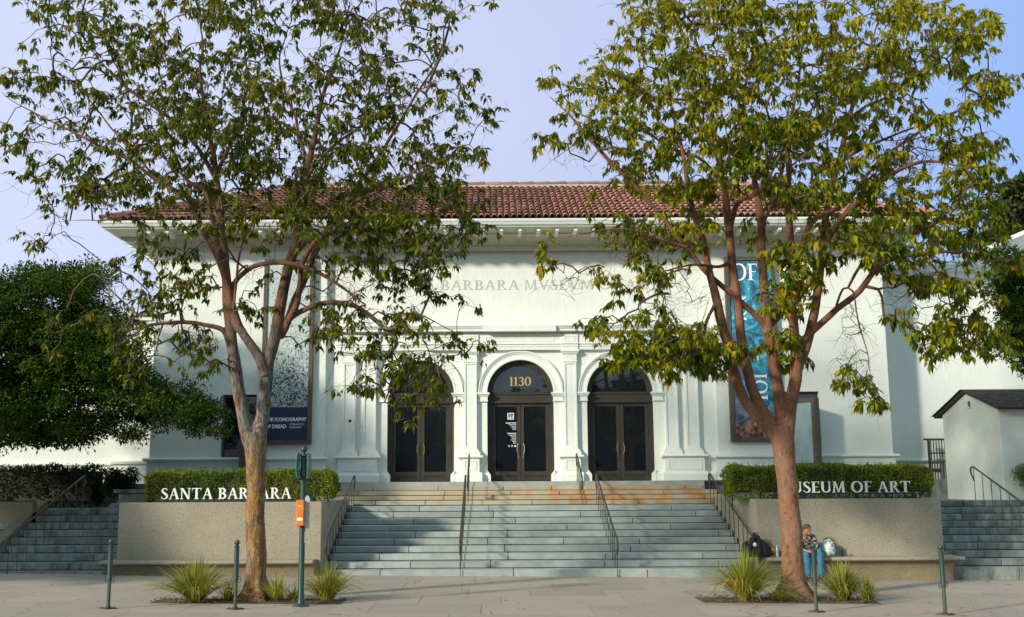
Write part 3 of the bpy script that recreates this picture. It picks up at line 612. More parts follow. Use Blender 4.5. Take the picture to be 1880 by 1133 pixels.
# roof
ZE=9.99; ZR=12.22; YR=10.6; XRg=7.9; RUN=YR-YE
roof=MB(); A=[(-XE,YE,ZE),(XE,YE,ZE),(XE,2*YR-YE,ZE),(-XE,2*YR-YE,ZE),(-XRg,YR,ZR),(XRg,YR,ZR)]
roof.add(A,[(0,1,5,4),(1,2,5),(2,3,4,5),(3,0,4)]); roof.box(-XE+.02,XE-.02,YE+.01,2*YR-YE-.01,ZE-.03,ZE-.006)
rf=roof.build('roof',M['tilepan'],mus)
def tiles():
    b=MB(); rnd=random.Random(2); sl=math.hypot(RUN,ZR-ZE); sp=.196
    def slope(o,ux,vy,nrm,width,hipL,hipR):
        o=Vector(o); ux=Vector(ux); v=Vector(vy).normalized(); n=Vector(nrm).normalized()
        cols=int(width/sp); rows=12; ex=sl/rows; K=6
        for c in range(cols+1):
            u=(c+.5)*width/(cols+1); 
            lim=min(1,min(u/ (RUN) if hipL else 9,(width-u)/RUN if hipR else 9)) 
            for r in range(rows):
                if (r+.3)/rows>lim: break
                s0=r*ex-.05; s1=s0+ex+.06; lift=.018
                r0=.090+rnd.uniform(-.004,.004); r1=.064; du=rnd.uniform(-.010,.010); tl=rnd.uniform(.008,.028)
                vs=[]
                for (ss,rr,hh) in ((s0,r0,.030+tl),(s1,r1,.008)):
                    for k in range(K+1):
                        a=PI*k/K; p=o+ux*(u+du+rr*math.cos(a))+v*ss+n*(hh+rr*math.sin(a)*1.0); vs.append(p)
                for k in range(K+1):
                    a=PI*k/K; vs.append(o+ux*(u+du+(r0-.014)*math.cos(a))+v*s0+n*(.030+tl+(r0-.014)*math.sin(a)))
                q=K+1
                b.add(vs,[(k,k+1,k+1+q,k+q) for k in range(K)]+[(k+1,k,k+2*q,k+1+2*q) for k in range(K)])
    nf=Vector((0,-(ZR-ZE),RUN))
    slope((-XE,YE,ZE),(1,0,0),(0,RUN,ZR-ZE),nf,2*XE,True,True)
    wd=2*RUN
    slope((-XE,2*YR-YE,ZE),(0,-1,0),(RUN,0,ZR-ZE),(-(ZR-ZE),0,RUN),wd,True,True)
    slope((XE,YE,ZE),(0,1,0),(-RUN,0,ZR-ZE),((ZR-ZE),0,RUN),wd,True,True)
    b.build('barrel_tiles',M['tile'],rf,smooth=True,fix=False)
    # ridge and hips
    h=MB()
    def caps(p,q,step=.36,r=.105):
        p=Vector(p);q=Vector(q);L=(q-p).length;n=int(L/step);d=(q-p).normalized();a=d.cross(Vector((0,0,1))).normalized();up=a.cross(d)
        for i in range(n):
            c0=p+d*(i*L/n-.03); c1=p+d*((i+1)*L/n+.03); vs=[]
            for (cc,rr,hh) in ((c0,r,.05),(c1,r*.84,.03)):
                for k in range(9): t=PI*k/8; vs.append(cc+a*rr*math.cos(t)+up*(hh+rr*math.sin(t)))
            h.add(vs,[(k,k+1,k+10,k+9) for k in range(8)])
    caps((XRg,YR,ZR+.05),(-XRg,YR,ZR+.05),.55,.12)
    for s in (-1,1): caps((s*XE,YE,ZE+.02),(s*XRg,YR,ZR+.04))
    h.build('ridge_tiles',M['tile'],rf,smooth=True,fix=False)
    m=MB(); m.box(-XRg,XRg,YR-.13,YR+.13,ZR-.05,ZR+.07)
    m.build('ridge_mortar',mat('weathered_mortar',(.50,.47,.42),.9,(.40,.36,.31),6),rf)
tiles()
# doors
def door(cx,number=None):
    fr=MB(); yd=YW+.17; w=.14
    fr.arc(cx,ZS,[(AR-.001,yd+.12),(AR-.001,yd-.03),(AR-.06,yd-.03),(AR-.07,yd),(AR-w,yd),(AR-w,yd+.12)],k=40)
    for s in (-1,1):
        fr.box(cx+s*(AR-.001),cx+s*(AR-.06),yd-.03,yd+.12,PL+.002,ZS); fr.box(cx+s*(AR-.06),cx+s*(AR-w),yd,yd+.12,PL+.002,ZS)
    fr.box(cx-AR+.06,cx+AR-.06,yd-.012,yd+.11,ZS-.27,ZS-.03); fr.box(cx-AR+.06,cx+AR-.06,yd-.05,yd+.1,ZS-.30,ZS-.265); fr.box(cx-AR+.06,cx+AR-.06,yd-.045,yd+.1,ZS-.035,ZS-.0)
    fr.box(cx-AR+.06,cx+AR-.06,yd-.02,yd+.1,ZS-.06,ZS-.045)
    f=fr.build('door_frame',M['bronze'],mus)
    g=MB(); n=24; pts=[(cx+(AR-w+.02)*math.cos(PI*i/n),ZS+.0+(AR-w+.02)*math.sin(PI*i/n)) for i in range(n+1)]
    g.prismy(yd+.05,yd+.06,pts); g.build('fanlight_glass',M['glass'],f)
    bb=MB(); n=24; bb.arc(cx,ZS,[(AR-w+.0,yd+.045),(AR-w,yd+.02),(AR-w-.03,yd+.02),(AR-w-.03,yd+.045)],k=40); bb.box(cx-AR+w,cx+AR-w,yd+.02,yd+.045,ZS+.001,ZS+.035); bb.build('fanlight_bead',M['bronze'],f)
    zt=ZS-.30
    for s in (-1,1):
        x0=cx+s*.006; x1=cx+s*(AR-w-.002); L=MB(); y0,y1=yd+.03,yd+.09
        xa,xb=sorted((x0,x1)); st=.105
        L.box(xa,xa+st,y0,y1,PL+.02,zt-.004); L.box(xb-st,xb,y0,y1,PL+.02,zt-.004)
        L.box(xa+st,xb-st,y0,y1,zt-.11,zt-.004); L.box(xa+st,xb-st,y0,y1,PL+.19,PL+.30); L.box(xa+st,xb-st,y0,y1,PL+.02,PL+.06); L.box(xa+st,xb-st,y0+.015,y1-.01,PL+.06,PL+.19)
        L.box(xa+st,xb-st,y0-.006,y0+.02,PL+.145,PL+.165)
        lo=L.build('door_leaf',M['bronze'],f,bevel=.003)
        g=MB(); g.box(xa+st-.01,xb-st+.01,y0+.025,y0+.035,PL+.295,zt-.105); g.build('glass',M['glass'],lo)
        hx=cx+s*.075; h=MB(); zc=PL+.98
        h.tube([(hx,y0-.002,zc+.16),(hx+s*.0,y0-.055,zc+.16),(hx+s*.035,y0-.07,zc+.08),(hx+s*.035,y0-.07,zc-.08),(hx,y0-.055,zc-.16),(hx,y0-.002,zc-.16)],.011,6); h.box(hx-.014,hx+.014,y0-.008,y0+.001,zc-.28,zc-.19)
        h.build('handle',M['steel'] if cx==0 else M['brass'],lo)
    return f,yd
doors=[door(cx) for cx in ARC]
# windows of the flanks with outward-opening sash cases
def side_window(s):
    x0,x1=sorted((s*WX[0],s*WX[1])); fr=MB(); y0,y1=YF+.14,YF+.22; z0,z1=WZ; w=.07
    for (a,c,d,e_) in ((x0,x0+w,z0,z1),(x1-w,x1,z0,z1),(x0+w,x1-w,z0,z0+w),(x0+w,x1-w,z1-w,z1)): fr.box(a+.001,c-.001,y0,y1,d+.001,e_-.001)
    f=fr.build('window',M['brownframe'],mus); g=MB(); g.box(x0+w-.01,x1-w+.01,y0+.03,y0+.04,z0+w-.01,z1-w+.01); g.build('pane',M['glass'],f)
side_window(-1); side_window(1)
# mirrored sashes: the right one is hinged on the window's right edge and seen on its glass side
def case_leaf(pts_near,pts_far,label):
    """pts: (px,ytop,ybot,Y) of the near free edge and of the far hinge edge"""
    (xn,yt,yb,Yn),(xf,_,_,Yf)=pts_near,pts_far
    X0,_,Z1=P(xn,yt,Yn); _,_,Z0=P(xn,yb,Yn); X1=P(xf,yt,Yf)[0]
    o=thing('display_case',(X0,Yn,Z0),label,'display case')
    d=Vector((X1-X0,Yf-Yn,0)); L=d.length; d.normalize(); n=Vector((d.y,-d.x,0)); 
    if n.x<0: n=-n
    th=.24
    def bx(b,u0,u1,t0,t1,za,zb):
        q=[Vector((X0,Yn,0))+d*u+n*t for u,t in ((u0,t0),(u1,t0),(u1,t1),(u0,t1))]
        b.add([(v.x,v.y,za) for v in q]+[(v.x,v.y,zb) for v in q],[(0,1,2,3),(4,5,6,7),(0,1,5,4),(1,2,6,5),(2,3,7,6),(3,0,4,7)])
    f=MB(); w=.12
    bx(f,0,w,0,th,Z0,Z1); bx(f,L-w,L,0,th,Z0,Z1); bx(f,w,L-w,0,th,Z0,Z0+w); bx(f,w,L-w,0,th,Z1-w,Z1); bx(f,w,L-w,th-.03,th-.003,Z0+w,Z1-w)
    f.build('case_frame',M['brownframe'],o,bevel=.006)
    g=MB(); bx(g,w-.01,L-w+.01,.03,.04,Z0+w-.01,Z1-w+.01); g.build('case_glass',M['glassint'],o)
case_leaf((1494,730,857,6.35),(1436,745,840,7.25),'brown glass case standing open at the right window, right of the right tree trunk')
case_leaf((441,760,868,6.35),(478,745,840,7.25),'brown glass case standing open at the left window, partly behind the left trunk')
# small fittings on the wall
for (px,py) in ((605,617),(643,773),):
    x,y,z=P(px,py,YF-.02); b=MB(); b.blob((x,YF-.09,z),(.05,.07,.05),10,6); b.box(x-.02,x+.02,YF-.06,YF-.003,z-.02,z+.02); b.build('wall_fitting',M['bronze'],mus)
# wings
wl=MB(); wl.box(-40,-11.3,8.7,9.0,0,7.35); wl.build('wing_wall',M['stucco'],mus)
b=MB(); b.prismx(-40,-11.26,[(8.69,7.35),(8.62,7.36),(8.60,7.45),(8.5,7.50),(8.5,7.58),(9.2,7.62),(9.2,7.35)]); b.prismx(-40,-11.42,[(8.69,2.72),(8.62,2.72),(8.56,2.76),(8.56,2.81),(8.69,2.85)]); b.box(-40,-11.33,8.64,8.699,0,2.71); b.build('wing_cornice',M['trimw'],mus)
b=MB(); b.box(-12.7,-11.32,8.45,8.70,1.5,2.78); b.prismx(-12.8,-11.43,[(8.44,2.76),(8.36,2.79),(8.36,2.85),(8.44,2.88),(8.7,2.88),(8.7,2.76)]); b.build('corner_block',M['trimw'],mus)
b=MB(); b.box(11.3,40,8.5,9.2,0,8.45); b.box(17.0,40,8.3,8.6,0,8.45); b.build('wing_wall',M['stucco'],mus)
b=MB(); b.prismx(11.26,40,[(8.49,8.36),(8.42,8.37),(8.40,8.5),(8.2,8.56),(8.18,8.66),(8.1,8.72),(8.06,8.92),(9.5,8.98),(9.5,8.36)])
for z in (7.98,8.12): b.box(11.3,40,8.47,8.505,z,z+.025)
b.prismx(11.32,40,[(8.49,2.70),(8.42,2.70),(8.36,2.74),(8.36,2.79),(8.49,2.83)])
b.build('wing_cornice',M['trimw'],mus)
# pediment of the wing behind
b=MB(); xa,_,za=P(1722,492,9.6); xb,_,zb=P(1990,378,9.6); za-=.40; zb-=.40; 
def rake(o0,o1,y0,y1): b.add([(xa,y0,za+o0),(xb,y0,zb+o0),(xb,y0,zb+o1),(xa,y0,za+o1),(xa,y1,za+o0),(xb,y1,zb+o0),(xb,y1,zb+o1),(xa,y1,za+o1)],[(0,1,2,3),(4,5,6,7),(0,1,5,4),(1,2,6,5),(2,3,7,6),(3,0,4,7)])
rake(0,.12,9.1,12); rake(.12,.28,8.95,12); rake(.28,.42,8.8,12); b.prismy(9.3,11.9,[(xa,za-.3),(xb,za-.3),(xb,zb),(xa,za)])
b.build('pediment',M['trimw'],mus)
# ------------------------------------------------------------------ lettering
def glyph(ch):
    """list of polygons in a unit-high serif capital; returns (polys, advance)"""
    tk,tn,sf,sh=.17,.07,.10,.05
    ps=[]
    def q(x0,z0,x1,z1,w0,w1=None):
        w1=w1 or w0; ps.append([(x0-w0/2,z0),(x0+w0/2,z0),(x1+w1/2,z1),(x1-w1/2,z1)])
    def h(x0,x1,z,t): ps.append([(x0,z),(x1,z),(x1,z+t),(x0,z+t)])
    def stem(x,w=tk,top=True,bot=True):
        q(x,0,x,1,w)
        if bot: h(x-w/2-sf,x+w/2+sf,0,sh)
        if top: h(x-w/2-sf,x+w/2+sf,1-sh,sh)
    def curve(pts,ws):
        for i in range(len(pts)-1):
            (xa,za),(xb,zb)=pts[i],pts[i+1]; 
            def nrm(j):
                a=pts[max(j-1,0)];c=pts[min(j+1,len(pts)-1)];dx,dz=c[0]-a[0],c[1]-a[1];l=math.hypot(dx,dz) or 1;return -dz/l,dx/l
            n0=nrm(i);n1=nrm(i+1);w0=ws[i]/2;w1=ws[i+1]/2
            ps.append([(xa-n0[0]*w0,za-n0[1]*w0),(xb-n1[0]*w1,zb-n1[1]*w1),(xb+n1[0]*w1,zb+n1[1]*w1),(xa+n0[0]*w0,za+n0[1]*w0)])
    def ell(cx,cz,rx,rz,a0,a1,wm,n=18,vert=True):
        pts=[];ws=[]
        for i in range(n+1):
            a=math.radians(a0+(a1-a0)*i/n); pts.append((cx+rx*math.cos(a),cz+rz*math.sin(a))); ws.append(tn+(wm-tn)*abs(math.cos(a))**1.3)
        curve(pts,ws)
    if ch==' ': return [],.32
    if ch in '·.': ps.append([(.06,.44 if ch=='·' else 0),(.14,.44 if ch=='·' else 0),(.14,.54 if ch=='·' else .1),(.06,.54 if ch=='·' else .1)]); return ps,.22
    if ch=='I': stem(.2); return ps,.42
    if ch=='1': stem(.2,top=False); ps.append([(.0,.80),(.12,1.0),(.2,1.0),(.03,.77)]); return ps,.42
    if ch=='T': stem(.42,top=False); h(.02,.82,.94,.06); q(.05,.80,.03,.95,.03,.05); q(.79,.80,.81,.95,.03,.05); return ps,.86
    if ch=='A': q(.10,0,.44,1,tn,tn); q(.76,0,.44,1,tk,tk*.9); h(.24,.62,.34,.055); h(-.0,.24,0,sh); h(.60,.90,0,sh); return ps,.90
    if ch=='V': q(.44,0,.12,1,tk*.8,tk); q(.44,0,.76,1,tn,tn); h(-.0,.28,.95,sh); h(.64,.90,.95,sh); return ps,.88
    if ch=='N': q(.14,0,.14,1,tn); q(.78,0,.78,1,tn); q(.76,0,.16,1,tk,tk); h(.02,.28,0,sh); h(.0,.2,.95,sh); h(.66,.90,.95,sh); return ps,.94
    if ch=='M': q(.12,0,.18,1,tn); q(.92,0,.88,1,tk); q(.52,.02,.20,1,tn,tk); q(.52,.02,.86,1,tn,tn); h(.0,.25,0,sh); h(.78,1.06,0,sh); h(.06,.24,.95,sh); h(.84,1.02,.95,sh); return ps,1.10
    if ch=='E': stem(.18); h(.2,.62,.94,.06); h(.2,.54,.49,.05); h(.2,.66,0,.06); q(.60,.82,.61,.96,.025,.04); q(.62,.16,.65,.02,.03,.05); return ps,.70
    if ch=='F': stem(.18); h(.2,.62,.94,.06); h(.2,.54,.49,.05); q(.60,.82,.61,.96,.025,.04); return ps,.66
    if ch=='L': stem(.18); h(.2,.64,0,.06); q(.6,.16,.63,.02,.03,.05); return ps,.68
    if ch=='U': q(.16,.3,.16,1,tk); q(.74,.3,.74,1,tn); ell(.45,.31,.29,.28,180,360,tk*.8); h(.0,.32,.95,sh); h(.62,.86,.95,sh); return ps,.90
    if ch=='O': ell(.50,.5,.40,.485,0,360,tk*1.05,36); return ps,1.02
    if ch=='0': ell(.34,.5,.26,.48,0,360,tk*1.05,32); return ps,.68
    if ch=='3': ell(.27,.74,.20,.235,150,-90,tk,16); ell(.26,.27,.25,.25,90,-150,tk,18); return ps,.62
    if ch in 'BRP':
        stem(.18); ell(.30,.735,.27,.235,90,-90,tk,14); h(.18,.32,.94,.055); h(.18,.34,.475,.05)
        if ch=='B': ell(.32,.265,.31,.24,90,-90,tk,14); h(.18,.34,.0,.055); return ps,.76
        if ch=='R': q(.74,0,.40,.5,tk,tk*.8); h(.62,.90,0,sh); return ps,.86
        return ps,.66
    if ch=='S': 
        pts=[(.52,.80),(.50,.90),(.42,.96),(.30,.975),(.18,.93),(.11,.83),(.12,.70),(.22,.60),(.36,.50),(.48,.40),(.54,.28),(.50,.13),(.40,.05),(.27,.025),(.15,.06),(.08,.13),(.06,.24)]
        ws=[.03,.05,.06,.07,.09,.13,.15,.17,.19,.18,.15,.12,.09,.07,.06,.05,.03]; curve(pts,ws); return ps,.62
    if ch=='e': ell(.28,.33,.24,.31,10,330,tk*.9,20); h(.06,.52,.36,.05); return ps,.60
    if ch=='r': q(.14,0,.14,.64,tk); h(.0,.3,0,sh); ell(.34,.46,.17,.17,130,40,tn,6); return ps,.48
    return [],.4
def text_width(s,sp=.06): return sum(glyph(c)[1]+sp for c in s)-sp
def text_mesh(s,origin,h,width=None,depth=.012,sp=.06,rot=0,name='lettering',material=None,parent=None,yo=0):
    """flat serif capitals facing -Y; origin = left end of the base line"""
    b=MB(); tw=text_width(s,sp); kx=(width/(tw*h)) if width else 1; x=0; cnt=0; ca,sa=math.cos(rot),math.sin(rot)
    for ch in s:
        ps,adv=glyph(ch)
        for p in ps:
            cnt+=1; pts=[]
            for (u,v) in p:
                U=(x+u)*h*kx; V=v*h; pts.append((origin[0]+U*ca-V*sa,origin[2]+U*sa+V*ca))
            b.prismy(origin[1]-depth-(cnt%9)*.0003,origin[1],pts)
        x+=adv+sp
    return b.build(name,material,parent)
def plain_text(s,loc,size,material,parent,name='lettering',align='LEFT',ext=.002,rotz=0,bold=0,sx=1):
    cu=bpy.data.curves.new(name,'FONT'); cu.body=s; cu.size=size; cu.extrude=ext; cu.align_x=align; cu.offset=bold; cu.resolution_u=2
    ob=bpy.data.objects.new('tmp',cu); C.objects.link(ob); dg=bpy.context.evaluated_depsgraph_get(); dg.update()
    me=bpy.data.meshes.new_from_object(ob.evaluated_get(dg)); C.objects.unlink(ob); bpy.data.objects.remove(ob)
    off=wloc(parent) if parent else Vector((0,0,0))
    for v in me.vertices: x,y,z=v.co; v.co=(loc[0]+x*sx-off.x,loc[1]-z-off.y,loc[2]+y-off.z)
    me.name=name; me.materials.clear(); me.materials.append(material); o=bpy.data.objects.new(name,me); C.objects.link(o); o.parent=parent; return o
# house number, inscription
df,yd=doors[1]
text_mesh('1130',(-.325,yd+.05,5.10),.27,.66,.01,name='house_number',material=M['gold'],parent=df)
insc='SANTA·BARBARA·MVSEVM·OF·ART'; kx_=8.7/(text_width(insc,.10)*.31); xi=-4.35
for wd in ('SANTA·','BARBARA·','MVSEVM·','OF·','ART'):
    wl_=(text_width(wd,.10))*.31*kx_; text_mesh(wd,(xi,YW-.001,8.08),.31,wl_,.006,sp=.10,name='inscription',material=M['engrave'],parent=mus); xi+=wl_+.10*.31*kx_
# door notices
gx=-.11; gy=yd+.054; nt_=MB()
hrs=thing('door_notice',(gx,gy,4.2),'white opening hours lettering and square logo on the glass of the centre door','notice')
b=MB(); z=4.06; x=-.40
for (a,c,d,e_) in ((x,x+.20,z+.18,z+.20),(x,x+.20,z,z+.02),(x,x+.02,z+.02,z+.18),(x+.18,x+.20,z+.02,z+.18)): b.box(a,c,gy-.006,gy-.001,d,e_)
b.build('logo_frame',M['white'],hrs)
plain_text('ART',(x+.1,gy-.002,z+.03),.09,M['white'],hrs,align='CENTER',bold=.002,name='logo_word')
plain_text('SANTA\nBARBARA',(x+.1,gy-.002,z+.145),.034,M['white'],hrs,align='CENTER',name='logo_small_words')
def lines(z,ls,sz=.036,b_=.0012):
    for i,l in enumerate(ls): plain_text(l,(-.135,gy-.002,z-i*sz*1.35),sz*(1.15 if i==0 else 1),M['white'],hrs,align='RIGHT',bold=b_ if i else .002)
lines(3.94,['GALLERY HOURS','Tuesday-Sunday','11 am-5 pm','Thursday','5-8 pm']); lines(3.62,['STORE HOURS','Tuesday-Sunday','11 am-5 pm','Thursday','11 am-8 pm','Monday','Closed'])
for i,cc in enumerate(((.35,.40,.36),(.40,.42,.22),(.8,.8,.8))):
    b=MB(); b.lathe((0,0,0),[(.03,0),(.03,.004)],16) if i!=1 else b.box(-.028,.028,-.028,.028,0,.004)
    b.v=[(v[0]-.36+i*.095,gy-.001-v[2],3.25+v[1]) for v in b.v]; b.build('sticker',mat('sticker_print',cc,.6),hrs)
# banners
def artmat(name,kind):
    m=bpy.data.materials.new(name); m.use_nodes=True; t=m.node_tree; b=t.nodes['Principled BSDF']; b.inputs['Roughness'].default_value=.6
    tc=t.nodes.new('ShaderNodeTexCoord'); n=t.nodes.new('ShaderNodeTexNoise'); n.inputs['Detail'].default_value=3; n.inputs['Distortion'].default_value=2.2
    t.links.new(tc.outputs['Object'],n.inputs['Vector'])
    r=t.nodes.new('ShaderNodeValToRGB'); e=r.color_ramp.elements
    if kind=='bw':
        n.inputs['Scale'].default_value=4.5; n.inputs['Detail'].default_value=5
        w=t.nodes.new('ShaderNodeTexWave'); w.inputs['Scale'].default_value=2.2; w.inputs['Distortion'].default_value=26; w.inputs['Detail'].default_value=4; w.inputs['Detail Scale'].default_value=1.6; t.links.new(tc.outputs['Object'],w.inputs['Vector'])
        mm=t.nodes.new('ShaderNodeMath'); mm.operation='MULTIPLY_ADD'; t.links.new(w.outputs['Fac'],mm.inputs[0]); mm.inputs[1].default_value=.35; t.links.new(n.outputs['Fac'],mm.inputs[2])
        sx=t.nodes.new('ShaderNodeSeparateXYZ'); t.links.new(tc.outputs['Object'],sx.inputs[0]); mz=t.nodes.new('ShaderNodeMapRange'); mz.inputs['From Min'].default_value=1.2; mz.inputs['From Max'].default_value=3.6; mz.inputs['To Min'].default_value=-.06; mz.inputs['To Max'].default_value=.22; t.links.new(sx.outputs[2],mz.inputs['Value'])
        a=t.nodes.new('ShaderNodeMath'); a.operation='ADD'; t.links.new(mm.outputs[0],a.inputs[0]); t.links.new(mz.outputs[0],a.inputs[1])
        e[0].position=.52; e[0].color=(.03,.04,.05,1); e[1].position=.84; e[1].color=(.50,.56,.56,1); t.links.new(a.outputs[0],r.inputs[0]); t.links.new(r.outputs[0],b.inputs['Base Color'])
    else:
        n.inputs['Scale'].default_value=1.6
        e[0].position=.3; e[0].color=(.02,.05,.12,1); e[1].position=.75; e[1].color=(.05,.42,.60,1); k=e.new(.5); k.color=(.03,.25,.42,1); k=e.new(.62); k.color=(.10,.55,.68,1)
        t.links.new(n.outputs['Fac'],r.inputs[0])
        v=t.nodes.new('ShaderNodeTexVoronoi'); v.feature='DISTANCE_TO_EDGE'; v.inputs['Scale'].default_value=16; t.links.new(tc.outputs['Object'],v.inputs['Vector'])
        mv=t.nodes.new('ShaderNodeMapRange'); mv.inputs['From Min'].default_value=.0; mv.inputs['From Max'].default_value=.12; mv.inputs['To Min'].default_value=1.5; mv.inputs['To Max'].default_value=.55; t.links.new(v.outputs['Distance'],mv.inputs['Value'])
        x=t.nodes.new('ShaderNodeMix'); x.data_type='RGBA'; x.blend_type='MULTIPLY'; x.inputs[0].default_value=1; cc=t.nodes.new('ShaderNodeCombineColor')
        for i in range(3): t.links.new(mv.outputs[0],cc.inputs[i])
        t.links.new(r.outputs[0],x.inputs[6]); t.links.new(cc.outputs[0],x.inputs[7])
        # rusty glow of shapes at the foot of the print
        sx=t.nodes.new('ShaderNodeSeparateXYZ'); t.links.new(tc.outputs['Object'],sx.inputs[0]); mz=t.nodes.new('ShaderNodeMapRange'); mz.inputs['From Min'].default_value=1.25; mz.inputs['From Max'].default_value=.4; t.links.new(sx.outputs[2],mz.inputs['Value'])
        n2=t.nodes.new('ShaderNodeTexNoise'); n2.inputs['Scale'].default_value=7; n2.inputs['Detail'].default_value=4; t.links.new(tc.outputs['Object'],n2.inputs['Vector']); r2=t.nodes.new('ShaderNodeValToRGB'); r2.color_ramp.elements[0].position=.42; r2.color_ramp.elements[0].color=(.03,.02,.03,1); r2.color_ramp.elements[1].position=.7; r2.color_ramp.elements[1].color=(.55,.20,.08,1); t.links.new(n2.outputs['Fac'],r2.inputs[0])
        y=t.nodes.new('ShaderNodeMix'); y.data_type='RGBA'; t.links.new(mz.outputs[0],y.inputs[0]); t.links.new(x.outputs[2],y.inputs[6]); t.links.new(r2.outputs[0],y.inputs[7])
        # mauve patch in the middle
        my=t.nodes.new('ShaderNodeMapRange'); my.inputs['From Min'].default_value=.55; my.inputs['From Max'].default_value=.66; my.inputs['To Max'].default_value=.7; n3=t.nodes.new('ShaderNodeTexNoise'); n3.inputs['Scale'].default_value=1.0; mp=t.nodes.new('ShaderNodeMapping'); mp.inputs['Location'].default_value=(4,2,1); t.links.new(tc.outputs['Object'],mp.inputs[0]); t.links.new(mp.outputs[0],n3.inputs['Vector']); t.links.new(n3.outputs['Fac'],my.inputs['Value'])
        u=t.nodes.new('ShaderNodeMix'); u.data_type='RGBA'; t.links.new(my.outputs[0],u.inputs[0]); t.links.new(y.outputs[2],u.inputs[6]); u.inputs[7].default_value=(.16,.10,.19,1); t.links.new(u.outputs[2],b.inputs['Base Color'])
    return m
def banner(xc,label):
    o=thing('banner',(xc,YF-.02,3.32),label,'banner'); z0,z1=3.32,9.02; x0,x1=xc-.775,xc+.775; w=.12; f=MB(); y0,y1=YF-.16,YF-.02
    f.box(x0,x0+w,y0,y1,z0,z1); f.box(x1-w,x1,y0,y1,z0,z1); f.box(x0+w,x1-w,y0,y1,z0,z0+w); f.box(x0+w,x1-w,y0,y1,z1-w,z1); f.build('banner_frame',M['brownframe'],o,bevel=.004)
    return o,x0+w,x1-w,z0+w,z1-w
bo,x0,x1,z0,z1=banner(-7.12,'tall banner with black and white print above a navy title panel, left of the doors')
b=MB(); b.box(x0,x1,YF-.12,YF-.03,z0+1.0,z1); b.build('printed_artwork',artmat('inky_print','bw'),bo)
b=MB(); b.box(x0,x1,YF-.121,YF-.03,z0,z0+1.0); b.build('title_panel',M['navy'],bo)
plain_text('THE ICONOGRAPHY',(x0+.03,YF-.122,z0+.58),.155,M['white'],bo,bold=.004,sx=.86); plain_text('OF DREAD',(x0+.03,YF-.122,z0+.37),.155,M['white'],bo,bold=.004,sx=.86)
plain_text('SYMBOLISM TO',(x0+.76,YF-.122,z0+.46),.07,M['white'],bo,sx=.95); plain_text('SURREALISM',(x0+.76,YF-.122,z0+.37),.07,M['white'],bo,sx=.95)
bo,x0,x1,z0,z1=banner(7.12,'tall turquoise and blue patterned banner with white serif letters, behind the right tree')
b=MB(); b.box(x0,x1,YF-.12,YF-.03,z0,z1); b.build('printed_artwork',artmat('turquoise_print','teal'),bo)
text_mesh('OF',(x0+.10,YF-.122,z1-.62),.52,.80,.003,name='lettering',material=M['white'],parent=bo)
text_mesh('NOI',(x0+.18,YF-.122,z1-1.1),.32,None,.003,rot=-PI/2,name='lettering',material=M['white'],parent=bo)
text_mesh('IOI',(x0+.62,YF-.122,z0+1.95),.42,None,.003,rot=-PI/2,name='lettering',material=M['white'],parent=bo)
text_mesh('I',(x0+.62,YF-.122,z0+.55),.42,None,.003,rot=-PI/2,name='lettering',material=M['white'],parent=bo)
text_mesh('er',(x0+.62,YF-.122,z0+2.35),.22,None,.003,name='lettering',material=M['white'],parent=bo)
# name signs in front of the hedges
def name_sign(s,px0,px1,Yb,label,cap=.255):
    xa,_,zb=P(px0,(911 if px0<900 else 903),Yb); xb=P(px1,905,Yb)[0]; zb=2.18-(.37 if px0<900 else .30)
    o=thing('name_sign',((xa+xb)/2,Yb,1.73),label,'sign'); f=MB(); zt=zb+.33
    f.box(xa-.12,xb+.12,Yb+.02,Yb+.05,zb-.035,zb-.004); f.box(xa-.12,xb+.12,Yb+.02,Yb+.05,1.75,1.775)
    n=6
    for i in range(n): x=xa-.1+(xb-xa+.2)*i/(n-1); f.box(x-.035,x+.035,Yb+.0,Yb+.06,1.6,zb-.036)
    n=12
    f.build('sign_frame',M['bronze'],o)
    x=xa; W=text_width(s,.09); k=(xb-xa)/(W*cap)
    for ch in s:
        ps,adv=glyph(ch)
        if ps:
            b=MB()
            for c_,p in enumerate(ps): b.prismy(Yb-.03-(c_%9)*.0004,Yb+.018,[(x+u*cap*k,zb+v*cap) for u,v in p])
            b.build('letter',M['white'],o)
        x+=(adv+.09)*cap*k
name_sign('SANTA BARBARA',296,535,.12,'white SANTA BARBARA lettering on a dark frame above the left planter wall')
name_sign('MUSEUM OF ART',1428,1672,.12,'white MUSEUM OF ART lettering on a dark frame above the right planter wall')
